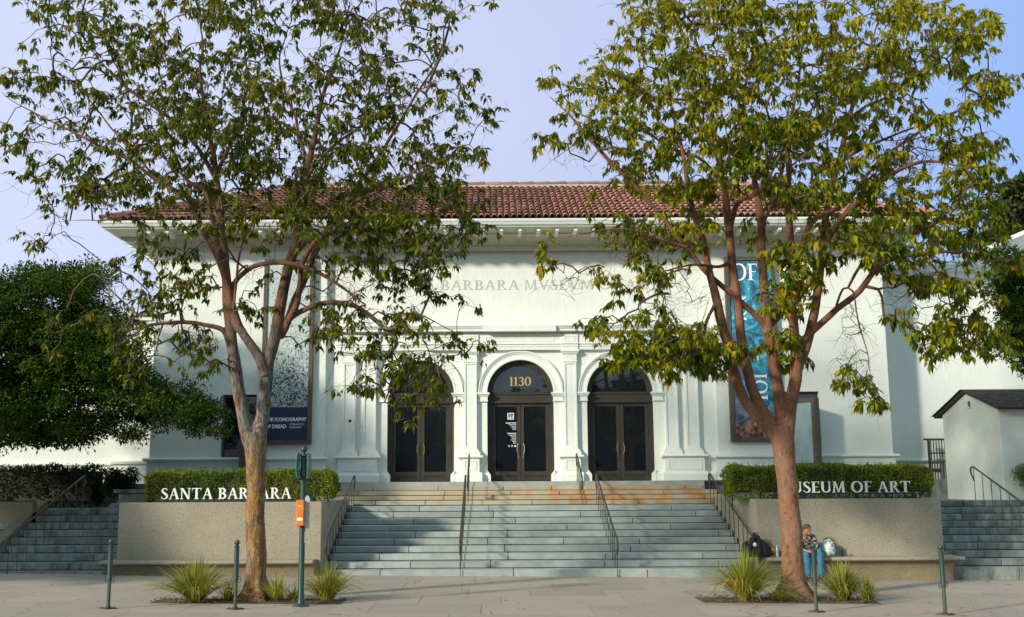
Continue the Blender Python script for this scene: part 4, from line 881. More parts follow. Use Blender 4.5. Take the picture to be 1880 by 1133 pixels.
# ------------------------------------------------------------------ railings
def railing(name,path,posts,label,group,m,r=.022,curl_top=True,curl_bot=True):
    """path: list of points of the hand rail; posts: list of (x,y,zbottom,ztop)"""
    o=thing(name,(posts[0][0],posts[0][1],posts[0][2]),label,'handrail',group)
    b=MB(); b.tube(path,r,8); b.build('top_rail',m,o,smooth=True)
    for (x,y,z0,z1) in posts:
        q=MB(); q.tube([(x,y,z0),(x,y,z1)],.010,6); q.lathe((x,y,z0),[(.022,0),(.022,.012),(.012,.02)],8); q.build('baluster',m,o,smooth=False)
    return o
def stair_rail(X,y0,z0,y1,z1,n,label,group,m,hgt=.86,tilt=0,dz=None,xend=None):
    xe=X if xend is None else xend
    f=lambda t:(X+(xe-X)*t,y0+(y1-y0)*t,z0+(z1-z0)*t+hgt)
    a=f(0); c=f(1); path=[]
    path+=[(a[0],a[1]+.03,a[2]-.36),(a[0],a[1]-.10,a[2]-.30),(a[0],a[1]-.17,a[2]-.18),(a[0],a[1]-.15,a[2]-.04),(a[0],a[1]-.05,a[2]+.0)]
    path+=[f(.06+i*.1) for i in range(9)]+[c,(c[0],c[1]+.10,c[2]+.0),(c[0],c[1]+.17,c[2]-.06),(c[0],c[1]+.17,c[2]-.17),(c[0],c[1]+.06,c[2]-.28),(c[0],c[1]+.0,c[2]-.36)]
    posts=[]
    for i in range(n):
        t=i/(n-1); p=f(t); zb=(dz(p[1]) if dz else p[2]-hgt); posts.append((p[0],p[1],zb,p[2]-.01))
    return railing('handrail',path,posts,label,group,m)
zst=lambda y:(min(9,max(-1,int(y/T)))+1)*R if y>=0 else gz(0)
G1='handrails on the main staircase'
sp=lambda y: zst(y)
stair_rail(-4.72,-.05,.0,4.75,1.50,11,'dark handrail along the left edge of the lower flight, beside the left planter',G1,M['rail'],dz=sp)
stair_rail(-1.62,-.05,.0,4.75,1.50,11,'left one of the two handrails standing in the middle of the lower blue grey steps',G1,M['rail'],dz=sp)
stair_rail(2.02,-.05,.0,4.75,1.50,11,'right one of the two handrails standing in the middle of the lower blue grey steps',G1,M['rail'],dz=sp)
stair_rail(5.18,-.05,.0,4.75,1.50,11,'dark handrail along the right edge of the lower flight, beside the black bag',G1,M['rail'],dz=sp)
zup=lambda y: 10*R+max(0,min(5,int((y-y5)/.34)+1))*R2 if y>y5 else 10*R
stair_rail(-1.56,5.05,1.50,6.75,2.16,6,'short handrail on the rust stained upper steps left of the centre door',G1,M['rail'],hgt=.82,dz=zup)
stair_rail(1.64,5.05,1.50,6.75,2.16,6,'short handrail on the rust stained upper steps right of the centre door',G1,M['rail'],hgt=.82,dz=zup)
stair_rail(-12.0,-.3,.10,4.1,1.52,10,'green grey handrail rising over the shaded side steps at the far left','handrails on the side stairs',M['railg'],dz=lambda y:max(0,min(9,int((y+.1)/.48)+1))*.168 if y>-.1 else .14)
stair_rail(12.35,.0,.15,2.9,1.63,10,'green grey handrail on the side steps in front of the gatehouse','handrails on the side stairs',M['railg'],dz=lambda y:max(0,min(10,int((y+.1)/.30)+1))*.163 if y>-.1 else -.14,xend=11.72)
# ------------------------------------------------------------------ gatehouse and gate
gh=thing('gatehouse',(14.5,5.5,1.6),'small white stucco gatehouse with a dark shingle roof at the right','small building')
GX0,GX1,GY0,GY1=12.52,17.5,3.0,6.6; GM=(GY0+GY1)/2; ze=4.06; zr=4.60; z0=1.3
b=MB(); 
def gp(x0,x1): b.prismx(x0,x1,[(GY0,z0),(GY1,z0),(GY1,ze),(GM,zr),(GY0,ze)])
gp(GX0,GX1); gw=b.build('wall',M['stucco2'],gh,bevel=.04)
# vent
b=MB(); yv=GM-.15; b.box(GX0-.004,GX0+.02,yv-.09,yv+.09,4.17,4.33); b.build('vent',M['bronze'],gh)
b=MB(); yv=GM-.15
for (a,c,d,e_) in ((yv-.12,yv-.09,4.14,4.36),(yv+.09,yv+.12,4.14,4.36),(yv-.09,yv+.09,4.33,4.36),(yv-.09,yv+.09,4.14,4.17)): b.box(GX0-.03,GX0+.02,a,c,d,e_)
b.build('vent_frame',M['stucco2'],gh)
b=MB(); ov=.12; rake_h=(zr-ze)/(GM-GY0)
for (ya,yb) in ((GY0-.3,GM),(GY1+.3,GM)):
    za=zr-(abs(GM-ya))*rake_h; q=[(ya,za),(yb,zr),(yb,zr+.055),(ya,za+.055)]; b.prismx(GX0-ov,GX1+.2,q)
rfo=b.build('roof',M['bronze'],gh)
b=MB(); rr=random.Random(8)
for side in (-1,1):
    L=math.hypot(GM-GY0+.34,(GM-GY0+.34)*rake_h); n=12
    for r_ in range(n):
        x=GX0-ov-.05
        while x<GX1+.2:
            wd=rr.uniform(.14,.26); s0=r_*L/n; s1=s0+L/n*1.5; 
            def pt(s,h): 
                t=s/L; y=GM+side*(GM-GY0+.36)*(1-t); z=zr+.06-(GM-GY0+.36)*(1-t)*rake_h+h; return y,z
            h0=.028+rr.uniform(0,.014); y0_,z0_=pt(s0,h0); y1_,z1_=pt(min(s1,L),.012)
            b.add([(x,y0_,z0_),(x+wd-.01,y0_,z0_),(x+wd-.01,y1_,z1_),(x,y1_,z1_),(x,y0_,z0_-.03),(x+wd-.01,y0_,z0_-.03)],[(0,1,2,3),(0,4,5,1),(0,3,4),(1,5,2)]); x+=wd
b.build('shingles',M['shingle'],rfo,fix=False)
gt=thing('metal_gate',(12.6,8.2,1.6),'tall dark barred metal gate between the museum corner and the gatehouse','gate')
xg0=P(1706,860,8.0)[0]; b=MB(); b.box(xg0,xg0+.06,7.97,8.03,1.5,3.42); b.box(xg0-.12,xg0+1.0,7.98,8.02,3.36,3.42); b.box(xg0,xg0+1.0,7.98,8.02,2.95,2.99); b.box(xg0,xg0+1.0,7.98,8.02,1.6,1.66); b.box(xg0+.02,xg0+1.0,7.985,8.015,1.66,1.95); b.build('gate_frame',M['rail'],gt)
b=MB()
for i in range(1,12): b.box(xg0+i*.085,xg0+i*.085+.022,7.985,8.015,1.66,3.36)
b.build('bars',M['rail'],gt)
b=MB(); b.box(xg0+.05,xg0+.3,7.90,7.97,2.38,2.5); b.build('latch',M['rail'],gt)
# ------------------------------------------------------------------ foliage tools
def np_leaves(cen,dirs,nrm,L,W,name,m,parent,fold=.25,tri=True):
    """one folded pointed leaf per row"""
    n=len(cen); cen=np.asarray(cen); d=dirs/np.linalg.norm(dirs,axis=1,keepdims=True); s=np.cross(d,nrm); s/=np.linalg.norm(s,axis=1,keepdims=True)+1e-9; u=np.cross(s,d)
    L=L[:,None]; W=W[:,None]
    v=np.empty((n,5,3)); v[:,0]=cen; v[:,1]=cen+d*L*.42+s*W*.5+u*W*fold; v[:,2]=cen+d*L-u*L*.12; v[:,3]=cen+d*L*.42-s*W*.5+u*W*fold; v[:,4]=cen+d*L*.45
    f=np.array([[0,4,1],[1,4,2],[2,4,3],[3,4,0]])
    F=(f[None]+5*np.arange(n)[:,None,None]).reshape(-1,3)
    return mesh_np(v.reshape(-1,3),F,name,m,parent)
def mesh_np(V,F,name,m,parent,smooth=False):
    off=wloc(parent) if parent else Vector((0,0,0)); V=V-np.array(off)
    me=bpy.data.meshes.new(name); me.vertices.add(len(V)); me.vertices.foreach_set('co',V.astype('f').ravel()); k=F.shape[1]
    me.loops.add(F.size); me.loops.foreach_set('vertex_index',F.astype('i').ravel()); me.polygons.add(len(F)); me.polygons.foreach_set('loop_start',np.arange(0,F.size,k,dtype='i')); me.polygons.foreach_set('loop_total',np.full(len(F),k,dtype='i'))
    if smooth: me.polygons.foreach_set('use_smooth',np.ones(len(F),dtype=bool))
    me.update(calc_edges=True); me.materials.append(m); o=bpy.data.objects.new(name,me); C.objects.link(o); o.parent=parent; return o
def rand_dirs(r,n): v=r.normal(size=(n,3)); return v/np.linalg.norm(v,axis=1,keepdims=True)
# ------------------------------------------------------------------ hero trees
def grow_tree(base,limbs,blobs,Yc,seed,barkM,leafM,label,leafL=.155,leafW=.052,depth=(2.7,2.7),cx0=0,cw=1,bare=(),roots=1.35,nleaf=(5,9),fdroop=.55,cyc=250,dens=1.45):
    R_=np.random.default_rng(seed); rn=random.Random(seed)
    o=thing('street_tree',base,label,'tree','trees in the pavement pits')
    nodes=[];rad=[];par=[];fixed=[]
    # limbs: list of polylines of (px,py,radius_px,Y)
    tr=MB()
    for L in limbs:
        pts=[];rs=[]
        for (px,py,rp,Y) in L:
            p=P(px,py,Y); dist=(Y-CAM[1])*_c+(p[2]-CAM[2])*_s; pts.append(Vector(p)); rs.append(rp*dist/FPX)
        # resample with a smooth spline
        Pn=[];Rn=[]
        for i in range(len(pts)-1):
            p0=pts[max(i-1,0)];p1=pts[i];p2=pts[i+1];p3=pts[min(i+2,len(pts)-1)]; seg=max(2,int((p2-p1).length/.13))
            for j in range(seg):
                t=j/seg; q=.5*((2*p1)+(-p0+p2)*t+(2*p0-5*p1+4*p2-p3)*t*t+(-p0+3*p1-3*p2+p3)*t**3); q=q+Vector((mnoise.noise(q*1.7),mnoise.noise(q*1.7+Vector((9,0,0))),0))*.035
                Pn.append(q); Rn.append(rs[i]*(1-t)+rs[i+1]*t)
        Pn.append(pts[-1]); Rn.append(rs[-1])
        Rn=[r_*(.90 if r_>.06 else .95) for r_ in Rn]; tr.tube(Pn,Rn,14 if max(Rn)>.05 else 8)
        pi=-1
        for q,r in zip(Pn,Rn): nodes.append(q[:]); rad.append(r); fixed.append(True); par.append(-1)
    nfix=len(nodes)
    # attraction points
    A=[];bareflag=[]
    def ydep(px,py):
        u=min(1,abs(px-cx0)/cw); v=min(1,abs(py-cyc)/420); return max(.45,depth[0]*math.sqrt(max(0,1-.75*(u*u+v*v)/1.2)))
    for (x,y,rx,ry,n,*o_) in blobs:
        yo=o_[0] if o_ else 0
        tot=int(n*dens+.5)
        while tot>0:      # sprays of several shoots, with gaps between the sprays
            a=rn.random()*2*PI; q=math.sqrt(rn.random()); px=x+rx*1.1*q*math.cos(a); py=y+ry*1.1*q*math.sin(a)
            dd=ydep(px,py); Y=Yc+yo+rn.uniform(-1,1)*dd; c0=P(px,py,Y); k=min(tot,rn.randint(4,12)); tot-=k; sg=min(.11+.017*k,.008*min(rx,ry*1.6)+.03)
            for _ in range(k): A.append((c0[0]+rn.gauss(0,sg),c0[1]+rn.gauss(0,sg),c0[2]+rn.gauss(0,sg*.55))); bareflag.append(0)
    for (x,y,rx,ry,n,*o_) in bare:
        yo=o_[0] if o_ else 0
        for _ in range(n):
            a=rn.random()*2*PI; q=math.sqrt(rn.random()); px=x+rx*q*math.cos(a); py=y+ry*q*math.sin(a); A.append(P(px,py,Yc+yo+rn.uniform(-1,1)*ydep(px,py)*.6)); bareflag.append(1)
    A=np.array(A); bareflag=np.array(bareflag)
    N=np.zeros((len(A)*14+nfix+100,3)); N[:nfix]=np.array(nodes); cnt=nfix; par=par+[-1]*(len(N)-nfix); rad=np.array(rad+[0.0]*(len(N)-nfix)); load=np.zeros(len(N)); dep=np.zeros(len(N))
    dmin=np.array([np.min(np.linalg.norm(N[:nfix]-a,axis=1)) for a in A]); order=np.argsort(dmin)
    thick=np.zeros(len(N)); thick[:nfix]=rad[:nfix]
    tips=[];chains=[]; base_v=np.array(base)
    for ai in order:
        a=A[ai]; dv=N[:cnt]-a; ds=np.linalg.norm(dv,axis=1)
        # prefer to branch off from below and inside, not from twig ends that point away
        cost=ds+.25*np.maximum(0,N[:cnt,2]-a[2]-.1)+ .03*dep[:cnt]
        if not bareflag[ai]: cost=cost
        j=int(np.argmin(cost)); L=ds[j]
        if L<.05: tips.append((ai,j)); continue
        seg=int(max(2,min(12,L/.17))); p0=N[j]; 
        up=np.array([0,0,1.0]); side=R_.normal(size=3)*.10*L; sag=(.22*L if not bareflag[ai] else .1*L); prev=j; idx=[]
        wob=R_.normal(size=(seg+1,3))*.016*min(1.3,L)
        for s in range(1,seg+1):
            t=s/seg; q=p0+(a-p0)*t+up*sag*math.sin(PI*t)*.9+side*math.sin(PI*t)+ (wob[s] if s<seg else 0)
            N[cnt]=q; par[cnt]=prev; dep[cnt]=dep[prev]+1; idx.append(cnt); prev=cnt; cnt+=1
        tips.append((ai,prev)); chains.append((j,idx))
    for ai,j in tips:
        k=j
        while k>=nfix: load[k]+=1; k=par[k]
    tipR=.0042
    rr=tipR*np.maximum(load,1)**.46
    # twigs mesh
    tw=MB()
    for (j,idx) in chains:
        pts=[Vector(N[j])]+[Vector(N[i]) for i in idx]; rs=[min(rr[idx[0]]*1.15,(thick[j] if j<nfix else rr[j])*.95)]+[rr[i] for i in idx]
        tw.tube(pts,rs,5 if rs[0]>.012 else (4 if rs[0]>.007 else 3))
    # wispy bare ends
    for (ai,j) in tips:
        for _ in range(2 if bareflag[ai] else (1 if rn.random()<.45 else 0)):
            p=Vector(N[j]); d=Vector((rn.gauss(0,1),rn.gauss(0,.7),rn.gauss(-.15,.7))).normalized(); L=rn.uniform(.2,.6); q=[p]; cur=Vector((rn.gauss(0,1),rn.gauss(0,1),rn.gauss(-.3,.8)))
            for s in range(5): d=(d+cur*.45).normalized(); cur=cur*.8+Vector((rn.gauss(0,1),rn.gauss(0,1),rn.gauss(0,1)))*.5; q.append(q[-1]+d*L/5)
            tw.tube(q,[.0035,.0033,.003,.0027,.0023,.0018],3)
    tw.build('branches',M['twig'],o,fix=False,smooth=True)
    # trunk: one joined skin
    me=bpy.data.meshes.new('trunk'); off=Vector(base); me.from_pydata([(v[0]-off.x,v[1]-off.y,v[2]-off.z) for v in tr.v],[],tr.f); to=bpy.data.objects.new('trunk',me); C.objects.link(to)
    mo=to.modifiers.new('r','REMESH'); mo.mode='VOXEL'; mo.voxel_size=.017; mo.use_smooth_shade=True; ms=to.modifiers.new('s','SMOOTH'); ms.iterations=4; ms.factor=.6
    dg=bpy.context.evaluated_depsgraph_get(); dg.update(); m2=bpy.data.meshes.new_from_object(to.evaluated_get(dg)); to.modifiers.clear(); to.data=m2; m2.name='trunk'; bpy.data.meshes.remove(me)
    n=len(m2.vertices); co=np.empty(n*3,'f'); m2.vertices.foreach_get('co',co); co=co.reshape(-1,3); no=np.empty(n*3,'f'); m2.vertices.foreach_get('normal',no); no=no.reshape(-1,3)
    for i in range(n):
        x,y,z=co[i]; amp=.016*max(.15,1-max(0,z-1.5)/4)
        h=mnoise.noise(Vector((x*5,y*5,z*2.2)))*amp+mnoise.noise(Vector((x*17,y*17,z*7)))*amp*.4
        if z<.7: # root flare
            a=math.atan2(y,x); h+=max(0,(.55-z))**2*.5*(.5+.5*math.sin(a*5+1))*roots
        co[i]+=no[i]*h
    m2.vertices.foreach_set('co',co.ravel()); m2.polygons.foreach_set('use_smooth',[True]*len(m2.polygons)); m2.materials.clear(); m2.materials.append(barkM); to.parent=o; m2.update()
    # leaves: drooping whorls
    cs=[];ds=[];ns=[];Ls=[];Ws=[]
    for (ai,j) in tips:
        if bareflag[ai]: continue
        p=N[j]; k=par[j] if j>=nfix else j; ax=p-N[k] if k>=0 else np.array([0,0,1.]); l=np.linalg.norm(ax); ax=ax/l if l>1e-6 else np.array([0,0,1.])
        m_=rn.randint(*nleaf); sc=rn.uniform(.65,1.3); ph=rn.random()*6; tl_=rn.uniform(.03,.22)
        for q in range(m_):
            an=ph+q*2.4+rn.gauss(0,.25); hor=np.array([math.cos(an),math.sin(an),0]); d=hor*rn.uniform(.25,1.0)+ax*rn.uniform(.1,.5)+np.array([0,0,-rn.uniform(.15,fdroop*2.4)])
            st=p-ax*tl_*rn.random()**1.3+hor*rn.uniform(0,.02)+R_.normal(size=3)*.015; cs.append(st); ds.append(d); ns.append(np.array([0,0,1.])+R_.normal(size=3)*.35); Ls.append(leafL*sc*rn.uniform(.7,1.15)); Ws.append(leafW*sc*rn.uniform(.8,1.2))
    np_leaves(np.array(cs),np.array(ds),np.array(ns),np.array(Ls),np.array(Ws),'foliage',leafM,o)
    print('tree leaves',len(cs),'twig chains',len(chains),'trunk v',n)
    return o
YL=-5.35
def Lm(Y0,Y1,*p):
    n=len(p); return [(q[0],q[1],q[2],Y0+(Y1-Y0)*i/max(1,n-1)) for i,q in enumerate(p)]
limL=[Lm(YL,YL,(470,1112,31),(469,1080,23),(469,1040,20.5),(469,980,19.5),(469,920,19),(469,860,19.5),(468,825,22),(464,795,22)),
 Lm(YL,YL-.1,(460,810,17),(446,760,13.5),(440,715,13),(431,660,12),(425,620,11),(421,590,10.5),(418,540,10),(414,490,9.5),(408,440,9.5),(405,400,9),(401,350,7.5),(394,300,6),(386,250,5),(375,200,4),(368,140,3),(372,80,2.2),(365,20,1.6)),
 Lm(YL,YL+.3,(474,815,18),(482,760,13.5),(487,720,12.8),(490,680,12.6),(498,645,12.4),(507,600,12),(515,555,12),(524,520,11),(536,470,10.5),(545,430,10),(550,395,9),(560,340,8),(568,290,7),(579,240,5.5),(590,190,4.5),(606,140,3.4),(625,90,2.5),(640,30,1.8)),
 Lm(YL,YL-.5,(488,690,12),(478,658,10.5),(458,630,9.5),(438,600,9),(427,560,8.5),(416,515,8),(404,480,7.5),(391,455,7),(372,418,6.2),(358,385,5.5),(343,362,5),(309,343,4.5),(271,318,4),(237,292,3.5),(182,268,3),(140,246,2.6),(85,218,2),(30,190,1.5),(2,168,1.2)),
 Lm(YL-.5,YL-1.2,(404,480,6),(399,455,5.5),(392,410,5),(384,368,4.5),(372,345,4),(352,338,3.6),(330,318,3),(300,290,2.6),(262,255,2.2)),
 Lm(YL-.1,YL+.9,(401,350,6),(396,330,5),(410,290,4.4),(430,250,3.8),(446,200,3.2),(455,150,2.6),(450,90,2),(462,30,1.5)),
 Lm(YL-.1,YL-1.6,(398,330,5),(380,300,4.5),(364,272,4.2),(335,240,3.8),(305,212,3.4),(270,188,3),(237,165,2.6),(205,135,2.2),(180,108,1.9),(160,80,1.5)),
 Lm(YL+.3,YL+1.8,(515,600,9),(527,588,8.5),(538,562,8),(547,540,7.8),(556,517,7.5),(568,492,7),(578,468,6.6),(590,445,6.2),(604,420,6),(622,395,5.4),(640,362,5),(660,335,4.6),(685,305,4),(712,262,3.5),(740,215,3),(770,165,2.4),(800,120,1.8)),
 Lm(YL+.3,YL-1.2,(507,610,7),(516,618,7),(530,588,7),(543,560,6.6),(550,520,6),(556,480,5.6),(575,450,5.2),(598,425,5),(625,400,4.4),(650,372,4),(690,352,3.4),(735,330,2.8),(780,305,2.2),(830,290,1.6)),
 Lm(YL+.3,YL-1.0,(545,460,7),(560,443,6),(585,432,5.5),(618,425,5),(650,410,4.4),(690,402,3.8),(740,398,3),(790,392,2.2),(840,390,1.6)),
 Lm(YL,YL-.9,(421,560,6.5),(431,520,5.5),(446,503,5.2),(466,489,5),(495,483,4.8),(530,483,4.5),(560,491,4.2),(590,503,4),(618,520,3.4),(645,540,2.6),(672,560,1.8)),
 Lm(YL+.2,YL-1.1,(527,590,6),(540,579,5.6),(562,567,5.4),(590,557,5.2),(618,555,5),(650,562,5),(680,581,5),(700,598,4.6),(718,612,4.2),(728,622,4),(729,634,3.5),(716,650,3.2),(703,668,2.9),(698,695,2.5),(697,720,2.1),(706,738,1.4)),
 Lm(YL-.7,YL-1.5,(702,600,3.8),(722,604,3.4),(740,594,3.2),(750,578,3),(762,573,2.4),(785,590,2),(800,625,1.7),(806,665,1.3)),
 Lm(YL-.7,YL-.4,(762,573,2),(785,583,1.9),(812,598,1.7),(845,615,1.3),(868,628,1)),
 Lm(YL,YL-.6,(424,640,7),(413,612,5.6),(400,602,5),(378,597,4.6),(350,592,4.4),(318,592,4),(290,595,3.6),(268,600,3.2),(240,620,2.6),(212,640,2),(190,655,1.4)),
 Lm(YL-.3,YL+.2,(335,592,3.2),(332,572,3),(322,569,2.8),(300,577,2.8),(268,580,2.6),(245,572,2.4),(225,555,2.1),(205,535,1.8),(190,508,1.4),(186,480,1)),
 Lm(YL-.2,YL-1.3,(300,594,2.4),(292,620,2.2),(285,645,2),(262,672,1.8),(238,690,1.4),(210,685,1)),
 Lm(YL-.4,YL+1.0,(385,365,4),(350,385,3.4),(310,386,3),(265,388,2.8),(225,395,2.4),(190,405,2),(150,404,1.5),(100,408,1.1)),
 Lm(YL-.6,YL+1.4,(365,400,3.4),(330,360,3),(290,330,2.8),(255,290,2.5),(225,258,2.3),(190,215,2.1),(160,180,1.9),(132,130,1.6),(105,80,1.2),(85,40,.9)),
 Lm(YL+.1,YL-1.9,(562,330,4.5),(580,300,4),(610,270,3.5),(650,240,3),(690,215,2.5),(735,180,2),(780,160,1.6),(830,140,1.2)),
 Lm(YL+.2,YL+2.0,(566,300,4),(552,260,3.6),(540,210,3.1),(520,160,2.6),(515,100,2.1),(535,40,1.5)),
 Lm(YL+1.2,YL+1.9,(612,408,4),(650,425,3.4),(690,440,3),(740,455,2.6),(790,470,2),(840,455,1.4)),
 Lm(YL-.3,YL-.8,(428,570,3),(440,465,2.8),(447,445,2.6),(452,410,2.2),(450,380,1.8),(470,350,1.2)),
]
blL=[(120,-20,80,30,24),(230,-30,80,35,40),(340,-35,80,35,44),(450,-40,80,35,44),(560,-35,80,35,40),(670,-30,80,30,32),(770,-20,50,25,18),(60,45,50,35,16),(95,110,50,50,20),(35,120,30,40,9),(150,60,60,45,30),(130,180,60,50,28),(45,205,40,40,12),(60,290,50,40,18),(20,290,18,30,4),(15,255,14,14,3),(120,270,60,50,28),(80,350,45,35,14),(150,370,50,30,18),(70,430,35,20,9),
(230,60,70,60,58),(330,50,80,55,64),(440,40,80,50,58),(550,40,80,50,50),(650,50,70,50,40),(740,30,60,40,34),(820,30,35,35,14),(230,150,70,60,56),(330,140,80,60,74),(430,130,80,60,76),(530,120,80,60,64),(640,130,80,50,46),(740,110,60,50,28),(820,100,40,40,12),(862,130,20,35,7),
(230,240,80,60,62),(330,240,80,60,90),(430,230,80,60,100),(530,220,80,60,84),(630,220,80,60,74),(730,210,70,50,48),(810,200,50,40,22),(880,200,25,25,8),(200,320,60,45,38),(300,340,80,45,70),(420,330,90,55,92),(540,320,80,50,76),(640,310,80,50,84),(740,300,70,50,64),(820,285,50,40,28),(870,310,25,20,7),(868,258,25,25,7),
(250,392,50,22,14),(330,405,60,25,18),(480,395,70,40,44),(600,385,80,45,70),(700,385,80,45,78),(790,375,60,45,50),(860,375,35,40,18),(640,445,60,35,40),(740,448,70,40,60),(820,438,50,35,34),(870,435,22,18,7),(590,480,40,30,18),(700,510,60,30,38),(780,515,45,25,22),(825,560,26,28,9),(640,560,50,40,26),(600,605,40,30,18),(680,600,45,35,26,-.5),(730,560,40,25,12),(675,640,30,18,14,-.5),(640,700,30,18,8),(660,720,22,10,5),(780,620,50,18,12,-.6),(860,630,25,14,9,-.6),(770,680,55,26,40,-1),(790,722,32,14,14,-1),(735,735,16,10,3,-1),(745,765,12,8,2,-1),
(270,470,50,30,18),(355,500,50,35,24),(220,480,40,25,10),(240,530,40,40,18),(330,545,60,28,18),(200,575,50,22,12),(120,580,55,22,8),(260,595,40,22,10),(300,625,50,22,14),(350,650,50,18,15),(390,660,28,18,6),(230,650,40,25,7),(280,690,40,18,6),(90,640,40,30,5),(490,440,40,30,14),(447,555,16,22,6),(500,560,20,30,5),(480,510,30,20,5)]
bareL=[(640,560,80,60,40),(700,480,80,40,26),(250,560,90,60,20),(320,520,60,60,14),(620,430,80,40,24),(560,470,60,60,16),(110,350,70,90,16),(60,170,40,90,8),(440,250,200,150,60),(700,120,120,90,26),(640,700,50,50,8),(790,650,60,60,16,-.7),(450,480,40,50,8)]
grow_tree(P(470,1106,YL)[:2]+(gz(-5.1),),limL,blL,YL,4,M['barkL'],M['leafL'],'large left street tree with forked grey and orange peeling trunk and airy dark green crown',cx0=440,cw=520,bare=bareL,leafL=.155,leafW=.060,depth=(2.9,2.9),nleaf=(4,11))
YT=-4.5
